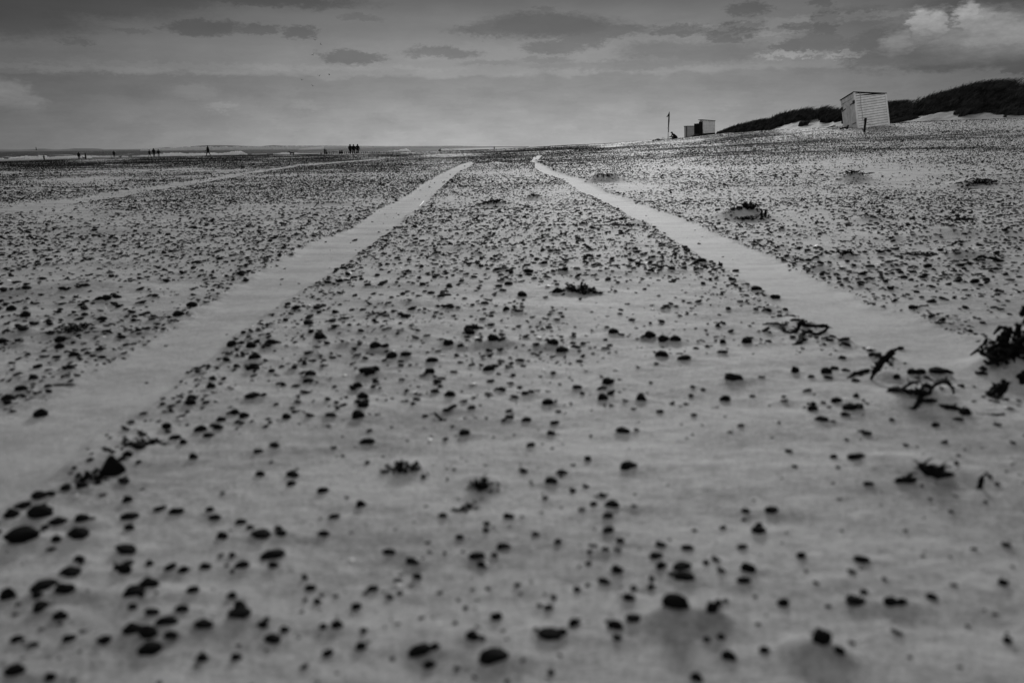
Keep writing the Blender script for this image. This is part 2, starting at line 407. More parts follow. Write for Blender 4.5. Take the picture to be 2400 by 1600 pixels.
E['Rl'] = edge_curve([(1262, 364), (1250, 370), (1244, 378), (1254, 384), (1255, 395), (1274, 404), (1325, 425), (1361, 446), (1410, 467.5), (1453, 489), (1500, 520), (1538, 536), (1645, 605), (1714, 643), (1791, 689), (1867, 743), (1968, 795), (2102, 840), (2206, 879), (2280, 905), (2400, 940)])
E['Rr'] = edge_curve([(1272, 364), (1266, 370), (1257, 378), (1268, 384), (1287, 395), (1308, 404), (1378, 425), (1415, 446), (1478, 467.5), (1530, 489), (1634, 524.6), (1661, 540), (1768, 586), (1844, 616), (1883, 643), (1974.5, 677.6), (2036, 716), (2131, 739), (2206, 768), (2310, 819), (2370, 850), (2400, 867)])
E['Tl'] = edge_curve([(900, 371.5), (700, 385.7), (480, 419.5), (240, 454), (0, 489)])
E['Tr'] = edge_curve([(905, 373), (700, 390), (480, 427.5), (240, 466.5), (0, 504.5)])
def rut_sd(x, y, l, r, jit=1.0):
    """metres inside the rut (positive) or outside (negative)"""
    xl = np.interp(y, *E[l]); xr = np.interp(y, *E[r])
    ymax = min(E[l][0][-1], E[r][0][-1]); ymin = max(E[l][0][0], E[r][0][0])
    j = jit * (0.012 * fbm(x / .10, y / .10, 5, 3) + 0.02 * fbm(x / .6, y / .6, 6, 2))
    sd = np.minimum(x - xl, xr - x) + j
    end = np.minimum(ymax - y, y - ymin) * 0.2
    return np.minimum(sd, end)
RUTS = [('Ll', 'Lr', 0.007, 1.0), ('Rl', 'Rr', 0.012, 1.0), ('Tl', 'Tr', 0.012, 2.0)]

# sand mounds: photo pixel of the foot centre, width px, height px
MOUNDS_PX = [(1425, 428, 100, 24), (1750, 518, 130, 44), (2010, 428, 90, 28), (2310, 442, 130, 26), (2050, 522, 100, 16), (1165, 485, 100, 18), (1262, 468, 70, 10), (1360, 694, 110, 26),
             (2455, 885, 190, 120), (2140, 1150, 190, 30), (1590, 1478, 130, 46), (1680, 1475, 80, 30), (1925, 1575, 150, 60), (2180, 975, 160, 46), (2090, 900, 80, 24), (1995, 612, 90, 18), (1150, 385, 70, 8), (1262, 380, 40, 10), (1365, 386, 60, 8),
             (1500, 530, 80, 16), (2300, 615, 130, 26), (2230, 560, 120, 14), (170, 790, 110, 20), (880, 742, 90, 14), (1880, 770, 140, 16), (940, 1120, 130, 20), (1130, 1150, 120, 30), (480, 508, 90, 9), (250, 500, 70, 9), (1930, 640, 60, 14), (1915, 500, 90, 12)]
MOUNDS = []
for (px, py, w, h) in MOUNDS_PX:
    c = flat_hit(px, py)[0]; s = np.linalg.norm(c - CAM) / FPX
    MOUNDS.append((c[0], c[1] + w * s * .35, w * s * .42, w * s * .36, h * s * .72))
_rng = random.Random(4)
for i in range(300):
    a = R(_rng.uniform(-40, 40)); d = _rng.uniform(1.6, 45) if i % 3 else _rng.uniform(1, 12)
    x = d * math.sin(a); y = d * math.cos(a)
    s = _rng.uniform(.05, .16) * (1 + d * .03)
    if max(float(rut_sd(np.array([x]), np.array([y]), l_, r_, 0)[0]) for l_, r_ in (('Ll', 'Lr'), ('Rl', 'Rr'))) > -s * 1.6: continue
    MOUNDS.append((x, y, s * 1.6, s * .8, s * _rng.uniform(.04, .12)))
def mounds(x, y):
    z = np.zeros_like(x); sh = z.shape; z = z.ravel(); xf = x.ravel(); yf = y.ravel()
    if len(xf) < 5000:
        for (cx, cy, sx, sy, h) in MOUNDS: z += h * np.exp(-((xf - cx) / sx) ** 2 - ((yf - cy) / sy) ** 2)
        return z.reshape(sh)
    return None
def H(x, y, mnd=True):
    x = np.asarray(x, float); y = np.asarray(y, float); r = np.hypot(x, y)
    z = land(x, y)
    soft = 1.0
    for l, rr, dep, wd in RUTS[:2]:
        soft = soft * (1 - .75 * sstep(-0.01, 0.03, rut_sd(x, y, l, rr, 0)))
    z = z + soft * (0.0042 * fbm(x / .50, y / .26, 11, 5, .6) + (0.0024 * fbm(x / .07, y / .04, 21, 3) + 0.0011 * fbm(x / .022, y / .018, 22, 2)) * np.clip(2.5 / np.maximum(r, .5), 0, 1))
    z = z + 0.012 * fbm(x / 2.6, y / 1.3, 12, 4) * sstep(1.5, 8, r) + 0.05 * fbm(x / 14, y / 6, 13, 4) * sstep(15, 60, r)
    for l, rr, dep, wd in RUTS:
        sd = rut_sd(x, y, l, rr)
        mid = (np.interp(y, *E[l]) + np.interp(y, *E[rr])) / 2
        soft_side = (x < mid) if l == 'Ll' else (x > mid)
        e = np.where(soft_side, .034, .009) * wd
        z = z - dep * sstep(-e, e * 1.5, sd)
        # little blown grooves cut into the soft bank
        z = z - np.where(soft_side, .006, 0) * wd * np.exp(-((sd + .03) / .035) ** 2) * np.clip(fbm((x + y * .8) / .035, (y - x * .8) / .16, 44, 2), 0, 1)
    if mnd:
        m = mounds(x, y)
        if m is not None: z = z + m
    return z
def hz(x, y): return float(H(np.array([x]), np.array([y]))[0])
def hit(px, py, lift=0.0):
    """ground point seen at a photo pixel"""
    d = ray(px, py); ts = np.geomspace(0.4, 500, 1500); P = CAM + d * ts[:, None]
    dz = P[:, 2] - H(P[:, 0], P[:, 1]) - lift
    k = int(np.argmax(dz < 0)) if (dz < 0).any() else len(ts) - 1
    return P[k]
_ts = np.geomspace(0.4, 500, 2200)

# ------------------------------------------------------------------ stones: where they lie
# hand placed from the photograph: centre x, centre y, width, height in photo pixels
ST = []
def addst(ox, oy, sc, L):
    for (x, y, w, h) in L: ST.append((ox + x / sc, oy + y / sc, w / sc, h / sc))
addst(0, 960, 2.45, [(110,775,130,80),(432,750,105,65),(210,515,80,40),(118,570,75,35),(55,625,80,50),(210,625,120,60),(320,672,80,35),(465,662,70,40),(715,830,100,45),(740,640,80,32),(735,688,55,38),(915,592,60,28),(1005,608,75,35),(1200,587,45,32),(1225,630,65,30),(1270,738,60,38),(1490,745,105,45),(1380,650,55,32),(1595,700,50,30),(1610,745,60,30),(725,525,50,45),(1490,380,55,35),(1675,380,70,40),(1668,432,50,32),(1147,120,60,42),(1250,115,45,40),(1190,160,60,30),(952,108,50,38),(1265,65,50,30),(725,270,55,38),(1572,218,60,28),(1105,275,45,40),(704,425,60,28),(385,955,100,45),(445,870,60,38),(235,1050,110,55),(362,1078,85,52),(30,1078,70,80),(840,1035,95,60),(755,1082,110,45),(1385,908,70,38),(1560,865,110,35),(1565,910,60,36),(1048,935,50,40),(1172,922,70,35),(1100,1058,65,38),(855,893,40,35),(1370,1150,70,60),(1370,1210,105,50),(950,1265,90,55),(840,1325,100,65),(848,1405,105,65),(755,1300,110,60),(975,1340,75,40),(1160,1268,90,42),(1035,1168,70,38),(868,1182,70,32),(1560,1335,80,48),(1630,1275,50,40),(590,1345,65,40),(388,1335,60,40),(85,1335,60,38),(335,1205,65,48),(225,1155,70,38),(75,1535,80,60),(1155,1437,60,45),(1350,1430,55,45),(1505,1250,55,38),(680,937,55,32),(755,1142,50,32),(370,470,60,30),(465,472,55,30),(285,512,50,25),(1000,168,55,28),(1048,190,40,40),(790,235,70,25),(1480,255,50,24)])
addst(1300, 1200, 2.94, [(838,690,165,105),(1085,705,75,90),(1130,640,50,45),(885,412,110,60),(900,480,115,50),(1410,140,90,55),(1410,98,45,35),(1340,410,90,65),(1310,487,85,42),(1845,905,115,100),(1205,1018,90,60),(985,1150,70,70),(425,800,90,70),(512,608,85,50),(550,770,110,45),(735,245,70,38),(918,262,80,32),(700,328,90,32),(740,395,80,45),(345,488,75,45),(440,415,60,50),(155,535,50,42),(1045,352,42,40),(1705,315,60,42),(2127,347,90,42),(2135,565,50,45),(2330,655,90,50),(370,45,65,32),(370,152,70,32),(1500,18,90,30),(1320,5,55,25),(35,882,95,45),(1965,985,70,50),(1050,895,45,40),(1150,880,55,45),(665,535,45,50),(548,530,40,50),(670,460,40,40),(25,215,45,38),(350,275,45,35),(435,880,55,40),(2080,655,120,40),(2400,655,60,40)])
addst(700, 960, 2.94, [(222,62,70,32),(470,232,90,45),(1140,185,75,45),(1570,78,65,35),(1765,105,60,28),(1742,175,62,34),(2235,160,90,45),(2275,408,110,60),(2165,668,85,55),(168,565,72,45),(240,747,75,36),(170,880,75,38),(1448,750,75,38),(1225,1028,105,50),(1258,1080,60,45),(1410,970,90,35),(1350,1020,45,35),(625,992,80,40),(775,1072,85,40),(815,1165,60,42),(75,1248,80,38),(505,1255,78,40),(1815,450,75,35),(1740,510,85,45),(1995,335,45,50),(1110,885,50,40),(2135,748,60,28),(2135,857,75,32),(2095,607,55,28),(2035,660,50,35),(990,735,60,34),(1290,845,45,30),(1635,872,50,30),(1790,920,45,35),(2115,985,50,35),(1600,258,60,28)])
addst(1700, 700, 3.36, [(1045,1268,115,45),(858,1248,50,42),(765,968,90,35),(555,570,60,70),(1690,600,105,55),(1355,630,50,45),(815,632,65,25),(810,597,60,25),(1035,655,60,32),(1035,765,45,42),(1055,858,55,32),(952,930,70,34),(1122,1072,62,35),(680,622,50,28),(1487,82,65,35),(475,92,42,28),(75,655,130,30),(1160,457,48,32),(925,470,50,32),(1665,1003,60,35),(1845,960,60,30),(1135,1478,70,34),(1827,1297,35,42),(125,1012,50,28),(865,560,55,30),(340,345,50,25),(955,575,60,28)])
ST += [(1155, 1554, 62, 30), (1290, 1500, 48, 22), (985, 1540, 46, 26), (1015, 1550, 0, 0), (950, 838, 26, 12), (1012, 848, 28, 14), (1318, 824, 28, 14), (1605, 845, 30, 12), (722, 760, 26, 14), (720, 898, 24, 10), (590, 937, 30, 12), (1354, 913, 22, 10), (1238, 1010, 0, 0),
       (1088, 1022, 26, 15), (1775, 680, 24, 12), (1818, 700, 22, 12), (46, 918, 26, 14), (235, 752, 22, 10), (160, 866, 20, 9), (1137, 713, 18, 9), (1187, 725, 14, 14), (1695, 800, 14, 16), (1645, 615, 22, 12)]
ST = [s for s in ST if s[2] > 0]

rng = np.random.default_rng(7)
SPLAT = []          # x, y, size of little sand tails behind stones
STONES = []         # dict for individually built stones
for (px, py, w, h) in ST:
    g = hit(px, py + h * 0.42)
    d = np.linalg.norm(g - CAM); s = d / FPX; depr = math.asin(min(.99, CAMZ / d))
    wid = w * s; dep = wid * 0.75
    hh = max(.34 * wid, (h * s - dep * .5 * math.sin(depr)) / math.cos(depr)) * 1.05
    hh = min(hh * .80, wid * .8)
    c = g + np.array([0, dep * .45, 0])
    STONES.append(dict(x=c[0], y=c[1], w=wid * 1.02, d=dep, h=hh, px=px, py=py, wp=w, hp=h))
    SPLAT.append((c[0], c[1], wid))

def make_density(r0, r1, dens, azm=42):
    area = R(2 * azm) * (r1 ** 2 - r0 ** 2) / 2; n = int(area * dens)
    r = np.sqrt(rng.uniform(r0 ** 2, r1 ** 2, n)); a = R(azm) * rng.uniform(-1, 1, n)
    return r * np.sin(a), r * np.cos(a)
def inrut(x, y, margin=0.0):
    m = np.zeros(len(x), bool)
    for l, rr, dep, wd in RUTS[:2]: m |= rut_sd(x, y, l, rr) > -margin
    t = rut_sd(x, y, 'Tl', 'Tr') > 0
    return m | (t & (rng.random(len(x)) < .90))
def thin(x, y, lo=0.25, seed=31, far=False):
    """patchy cover: bare blown sand here, strewn shingle there"""
    r = np.hypot(x, y)
    n = 0.5 + 0.5 * fbm(x / (.5 + r * .06), y / (.28 + r * .05), seed, 3)
    n2 = 0.5 + 0.5 * fbm(x / 3.5, y / 2.0, seed + 5, 3)
    p = np.clip(lo + 1.9 * (n - .42) + 1.0 * (n2 - .5), 0.03, 1)
    return rng.random(len(x)) < p
LAY = []
def layer(r0, r1, dens, med, sig, lo, cap, az=42):
    x, y = make_density(r0, r1, dens, az)
    k = (~inrut(x, y, .004) | (rng.random(len(x)) < .025)) & thin(x, y, lo)
    if r0 < 2:    # the open smooth patch, lower right
        q = (x > .12) & (y < 1.25) & (rng.random(len(x)) < .72)
        k &= ~q
    if r0 > 20: k &= ~((y > 38) & (x / y > .355) & (land(x, y) > .95 + .12 * fbm(x / 6, y / 3, 91, 3)) & (rng.random(len(x)) < .42))
    x, y = x[k], y[k]
    w = np.clip(np.exp(rng.normal(math.log(med), sig, len(x))), .002, cap)
    LAY.append((x, y, w))
layer(.42, 1.25, 2400, .0046, .50, .35, .010, 74)
layer(.60, 1.25, 180, .0095, .25, .35, .015, 74)
layer(1.25, 2.2, 1500, .0066, .50, .52, .016, 74)
layer(1.25, 2.2, 340, .0140, .32, .58, .024, 74)
layer(2.2, 4.5, 900, .0082, .50, .46, .022, 74)
layer(2.2, 4.5, 430, .0155, .32, .54, .028, 74)
layer(4.5, 10, 700, .0105, .46, .50, .030, 74)
layer(4.5, 10, 400, .0170, .30, .50, .036, 74)
layer(10, 22, 560, .0180, .42, .54, .050, 56)
layer(22, 45, 230, .027, .42, .52, .085, 56)
layer(45, 95, 120, .043, .45, .47, .13, 46)
layer(95, 240, 26.0, .08, .40, .42, .2, 38)
# extra shingle pushed up along the rut edges
for l, rr, dep, wd in RUTS[:2]:
    ymax = min(E[l][0][-1], E[rr][0][-1])
    n = 3600
    yy = np.exp(rng.uniform(math.log(.7), math.log(ymax), n))
    sidev = rng.random(n) < .5
    xx = np.where(sidev, np.interp(yy, *E[l]) - .012 - np.abs(rng.normal(0, .05, n)) * (1 + yy * .04), np.interp(yy, *E[rr]) + .012 + np.abs(rng.normal(0, .05, n)) * (1 + yy * .04))
    k = (rng.random(n) < np.clip(yy / 4.0, .08, 1)) & ~inrut(xx, yy, .0)
    LAY.append((xx[k], yy[k], np.clip(np.exp(rng.normal(math.log(.0085), .42, k.sum())) * (1 + yy[k] * .03), .003, np.where(yy[k] < 1.4, .011, .014 + .003 * yy[k]))))
PX = np.concatenate([a[0] for a in LAY]); PY = np.concatenate([a[1] for a in LAY]); PW = np.concatenate([a[2] for a in LAY])

# ------------------------------------------------------------------ ground sheet
azs = np.concatenate([np.arange(-180, -79, 5.0), np.arange(-78, -44.1, .35), np.linspace(-44, 44, 900), np.arange(44.35, 78.1, .35), np.arange(80, 181, 5.0)])
rad = [0.20]
while rad[-1] < 5200:
    r_ = rad[-1]
    k = 1.0075 if r_ < 3.5 else 1.011 if r_ < 40 else 1.02 if r_ < 700 else 1.12
    rad.append(r_ * k)
rad = np.array(rad)
AZ, RD = np.meshgrid(np.radians(azs), rad)
GX = RD * np.sin(AZ); GY = RD * np.cos(AZ)
GZ = H(GX, GY, False)
def splat(cx, cy, sx, sy, h, n=2.6):
    """add a gaussian bump to the polar grid, touching only nearby vertices"""
    r = math.hypot(cx, cy); a = math.degrees(math.atan2(cx, cy)); m = max(sx, sy) * n
    i0, i1 = np.searchsorted(rad, [max(r - m, 0), r + m])
    if r <= m: j0, j1 = 0, len(azs)
    else:
        da = math.degrees(math.asin(min(1, m / r))); j0, j1 = np.searchsorted(azs, [a - da, a + da])
    if i1 <= i0 or j1 <= j0: return
    X = GX[i0:i1, j0:j1]; Y = GY[i0:i1, j0:j1]
    GZ[i0:i1, j0:j1] += h * np.exp(-((X - cx) / sx) ** 2 - ((Y - cy) / sy) ** 2)
for mnd in MOUNDS: splat(*mnd)
near = np.hypot(PX, PY) < 4.5
for x, y, w in SPLAT + [t for t in zip(PX[near], PY[near], PW[near]) if t[2] > .006]:
    splat(x + w * .9, y, w * 1.7, w * .55, w * .16); splat(x, y, w * .9, w * .8, w * .10)
def gridz(x, y):
    x = np.asarray(x, float); y = np.asarray(y, float)
    r_ = np.hypot(x, y); a_ = np.degrees(np.arctan2(x, y))
    i = np.clip(np.searchsorted(rad, r_) - 1, 0, len(rad) - 2); j = np.clip(np.searchsorted(azs, a_) - 1, 0, len(azs) - 2)
    u = np.clip((r_ - rad[i]) / (rad[i + 1] - rad[i]), 0, 1); v = np.clip((a_ - azs[j]) / (azs[j + 1] - azs[j]), 0, 1)
    return (GZ[i, j] * (1 - v) + GZ[i, j + 1] * v) * (1 - u) + (GZ[i + 1, j] * (1 - v) + GZ[i + 1, j + 1] * v) * u
V = np.stack([GX, GY, GZ], -1).reshape(-1, 3)
nr, nc = GX.shape
ii, jj = np.meshgrid(np.arange(nr - 1), np.arange(nc - 1), indexing='ij')
q = np.stack([ii * nc + jj, (ii + 1) * nc + jj, (ii + 1) * nc + jj + 1, ii * nc + jj + 1], -1).reshape(-1, 4)[:, ::-1]
sdL = rut_sd(GX, GY, 'Ll', 'Lr'); sdR = rut_sd(GX, GY, 'Rl', 'Rr'); sdT = rut_sd(GX, GY, 'Tl', 'Tr')
def facemask(sd): return (sd.ravel()[q] > -.004).all(1)
mL = facemask(sdL); mR = facemask(sdR) & ~mL; mT = facemask(sdT) & ~mL & ~mR
def sub_mesh(name, sel, mat, extra=None):
    f = q[sel]; u, inv = np.unique(f, return_inverse=True)
    Vs = V[u]; F = [inv.reshape(f.shape)]
    if extra is not None:
        # close the small hole under the camera
        c = len(Vs); Vs = np.vstack([Vs, [[0, 0, float(V[:nc, 2].mean())]]])
        idx = {int(g): i for i, g in enumerate(u)}
        F.append(np.array([[idx[j + 1], idx[j], c] for j in range(nc - 1)]))
    o = link(name, fast_mesh(name, Vs, F), mat)
    o['kind'] = 'structure'; return o
g = sub_mesh('beach', ~(mL | mR | mT), M_sand, True)
tag(g, 'wide grey sand beach strewn with dark shingle')
tag(sub_mesh('wheel_rut', mL, M_rut), 'smooth pale wheel rut curving away on the seaward side')
tag(sub_mesh('wheel_rut', mR, M_rut), 'smooth pale wheel rut curving away on the dune side')
tag(sub_mesh('wheel_rut', mT, M_sand), 'faint older wheel track crossing the shingle nearer the sea')

# ------------------------------------------------------------------ sea, surf and the far shore
def build_sea():
    az = np.radians(np.linspace(-50, 16, 560)); rr = [150.0]
    while rr[-1] < 52000: rr.append(rr[-1] * (1.0045 if rr[-1] < 1600 else 1.012 if rr[-1] < 4000 else 1.15))
    rr = np.array(rr); A, D = np.meshgrid(az, rr); X = D * np.sin(A); Y = D * np.cos(A)
    amp = np.clip(1.6 - D / 4000, .0, 1.0)
    Z = SEA + amp * (.20 * fbm(X / 16, Y / 5, 51, 4, .55) + .10 * fbm(X / 4, Y / 2.2, 52, 2))
    n0, n1 = X.shape; I, J = np.meshgrid(np.arange(n0 - 1), np.arange(n1 - 1), indexing='ij')
    F = np.stack([I * n1 + J, I * n1 + J + 1, (I + 1) * n1 + J + 1, (I + 1) * n1 + J], -1).reshape(-1, 4)
    m = bpy.data.materials.new('sea_water'); m.use_nodes = True; T = NT(m.node_tree); p = T.n['Principled BSDF']
    tc = T.new('ShaderNodeTexCoord'); o = tc.outputs['Object']
    s1 = T.vmath('MULTIPLY', o, (.35, 1.0, 1.0))
    caps = T.ss(T.noise(s1, .045, 5, .68), .60, .68)
    dk = T.ss(T.noise(s1, .06, 4, .6), .35, .65, .008, .035)
    v = T.math('ADD', T.math('MULTIPLY', dk, T.math('SUBTRACT', 1.0, caps)), T.math('MULTIPLY', caps, .45))
    c = T.new('ShaderNodeCombineColor')
    for i in range(3): T.put(c.inputs[i], v)
    T.l.new(c.outputs[0], p.inputs['Base Color'])
    p.inputs['Roughness'].default_value = .7; p.inputs['Specular IOR Level'].default_value = .10
    b = T.new('ShaderNodeBump'); b.inputs['Strength'].default_value = 1.0; b.inputs['Distance'].default_value = 1.2
    T.put(b.inputs['Height'], T.noise(s1, .35, 5, .65)); T.l.new(b.outputs[0], p.inputs['Normal'])
    w = link('sea', fast_mesh('sea', np.stack([X, Y, Z], -1).reshape(-1, 3), F), m)
    tag(w, 'dark choppy sea with white caps beyond the beach', kind='structure')
    return w
build_sea()

def foam_ridges(name, rows, mat, label, seed, thick=2.0):
    """each row: list of (px, y_base, y_top, px ...) ridges of broken water"""
    Vs = []; Fs = []; off = 0
    for k, row in enumerate(rows):
        xs = np.arange(row[0][0], row[-1][0], 0.8)
        yb = np.interp(xs, [r[0] for r in row], [r[1] for r in row]); yt = np.interp(xs, [r[0] for r in row], [r[2] for r in row])
        D = (CAMZ - SEA) * FPX / np.maximum(yb - hor(xs), 1.2)
        hgt = np.maximum(yb - yt, .15) * D / FPX
        hgt = hgt * (1.25 + .75 * (0.5 + .5 * fbm(xs / 9, xs * 0 + k, seed + k, 5, .62)))
        P0 = at(xs, yb, D)
        prof = [(-1.0, -.25), (-.6, .25), (-.25, .75), (0, 1.0), (.3, .9), (.8, .45), (1.4, -.25)]
        V_ = []
        for t, f in prof:
            q_ = P0.copy(); q_[:, 1] += t * hgt * thick * (1 + .4 * fbm(xs / 4, xs * 0 + t * 3, seed + 40 + k, 2))
            q_[:, 2] = SEA + f * hgt * (1 + .18 * fbm(xs / 2.2, xs * 0 + t * 5, seed + 70 + k, 3)); V_.append(q_)
        V_ = np.concatenate(V_); n = len(xs); m = len(prof)
        I, J = np.meshgrid(np.arange(m - 1), np.arange(n - 1), indexing='ij')
        F = np.stack([I * n + J, I * n + J + 1, (I + 1) * n + J + 1, (I + 1) * n + J], -1).reshape(-1, 4) + off
        Vs.append(V_); Fs.append(F); off += len(V_)
    o = link(name, fast_mesh(name, np.concatenate(Vs), np.concatenate(Fs)), mat)
    return tag(o, label, kind='stuff')
foam_ridges('surf', [
    [(-60, 375, 374), (60, 374, 372), (130, 373, 371.5), (265, 370.8, 370)],
    [(20, 371, 370), (60, 370, 367), (120, 369.8, 368), (215, 369.3, 368)],
    [(-60, 371, 368), (8, 371.5, 370.5)],
    [(90, 366, 364.6), (108, 366, 364.6)],
    [(130, 368.5, 367), (190, 368.2, 365.5), (240, 368, 366), (300, 367, 366)],
    [(310, 366.6, 365.6), (345, 366.6, 364.5), (375, 366.2, 362), (420, 365.5, 361), (475, 364.6, 361.5), (500, 364, 361)],
    [(430, 364.6, 362), (487, 364, 360.5), (520, 363.3, 360.5), (545, 362.6, 358), (565, 362, 357), (580, 361.8, 361)],
    [(590, 361.6, 361), (625, 361, 360.3)],
    [(640, 361, 360.5), (660, 360.8, 358.8), (684, 360.6, 358), (705, 360.4, 359.5), (750, 360, 359)],
    [(756, 360, 359.2), (800, 359.6, 357.5), (860, 359, 357), (900, 358.4, 356.4), (930, 358, 354.5), (952, 357.5, 352), (966, 357.2, 356.5)],
    [(985, 356.5, 356), (1015, 356, 355.5)],
    [(1022, 355.3, 354.8), (1034, 355, 351.8), (1048, 354.6, 351), (1062, 354, 353.6)],
    [(1090, 353.6, 353.2), (1104, 353.2, 351.6), (1116, 352.8, 352.2)],
    [(1120, 351, 350.6), (1180, 350, 349.7)]], M_foam, 'white broken surf along the edge of the beach', 100)
foam_ridges('far_surf', [
    [(330, 353.5, 351.5), (380, 353.2, 350), (440, 352.6, 347.8), (600, 351, 347), (760, 349.6, 345.3), (960, 347.7, 345.6), (1240, 345.6, 344)],
    [(700, 351, 349.8), (760, 350, 346.0), (790, 349.8, 345.0), (810, 349.7, 347.0), (880, 348.7, 346.4), (925, 348.4, 344.8), (950, 348.2, 346.4), (1060, 347.2, 345.2), (1110, 346.8, 344.5)]], M_foam_far, 'pale distant surf breaking on the bar', 300, 1.5)

def build_hills():
    pts = [(-700, 352), (-300, 350), (0, 350.7), (50, 351), (70, 350.5), (95, 348.8), (110, 349), (125, 350.8), (145, 350.5), (155, 350), (175, 348), (200, 348.2), (215, 348), (235, 349), (245, 350.5), (260, 350), (300, 350.4), (350, 349), (380, 346.5), (390, 345.3), (410, 347), (430, 344.5), (460, 342.5), (475, 341), (507, 340.4), (542, 341), (566, 342), (593, 343), (613, 343), (640, 340.4), (664, 342), (705, 342), (766, 341.5), (807, 342), (868, 342.5), (944, 343), (1025, 342.5), (1066, 342), (1127, 343.5), (1168, 344.2), (1300, 344.5)]
    xs = np.arange(-700, 1300, 2.0); yt = np.interp(xs, [p[0] for p in pts], [p[1] for p in pts]); D = 8000.0
    top = at(xs, yt, D); hgt = top[:, 2] - SEA
    rows = []
    for t, f in [(-1, -.2), (-.7, .2), (-.4, .55), (-.2, .85), (0, 1), (.5, .8), (1, -.2)]:
        q_ = top.copy(); k = 1 + t * .04
        q_[:, 0] *= k; q_[:, 1] *= k
        q_[:, 2] = SEA + hgt * (f + (.18 * fbm(xs / 14, xs * 0 + t * 4, 61, 4) if 0 < f < 1 else 0)); rows.append(q_)
    n = len(xs); m = len(rows); I, J = np.meshgrid(np.arange(m - 1), np.arange(n - 1), indexing='ij')
    F = np.stack([I * n + J, I * n + J + 1, (I + 1) * n + J + 1, (I + 1) * n + J], -1).reshape(-1, 4)
    o = link('hills', fast_mesh('hills', np.concatenate(rows), F), M_hill)
    tag(o, 'low grey dunes of the far shore across the water', kind='structure')
build_hills()

# lighthouse on the far dunes
p = at(85, 350.5, 7700)
t = empty('lighthouse', p, 'tiny dark lighthouse tower on the far dunes', 'lighthouse')
mb = MB(); mb.tube([(0, 0, -6), (0, 0, 8), (0, 0, 17)], [3.6, 3.2, 2.7], 12); mb.build('tower', M_tar, t, True)
mb = MB(); mb.tube([(0, 0, 17), (0, 0, 18)], [4.2, 4.2], 12); mb.build('gallery', M_black, t)
mb = MB(); mb.tube([(0, 0, 18), (0, 0, 21), (0, 0, 23)], [2.4, 2.4, .3], 12); mb.build('lantern_room', M_black, t)
# sea mark
D = (CAMZ - SEA) * FPX / (358.5 - hor(242)); p = at(242, 358.5, D)
t = empty('sea_mark', p, 'small dark beacon standing in the sea behind the waders', 'beacon')
k = D / FPX
mb = MB(); mb.tube([(0, 0, -1), (0, 0, 1.2 * k), (0, 0, 2.2 * k)], [1.3 * k, 1.1 * k, .5 * k], 10); mb.build('float', M_black, t)
mb = MB(); mb.tube([(0, 0, 2.0 * k), (0, 0, 5.8 * k)], [.35 * k, .25 * k], 6); mb.build('mast', M_black, t)
mb = MB(); mb.tube([(0, 0, 4.6 * k), (0, 0, 6.0 * k)], [.7 * k, .05 * k], 8); mb.build('topmark', M_black, t)

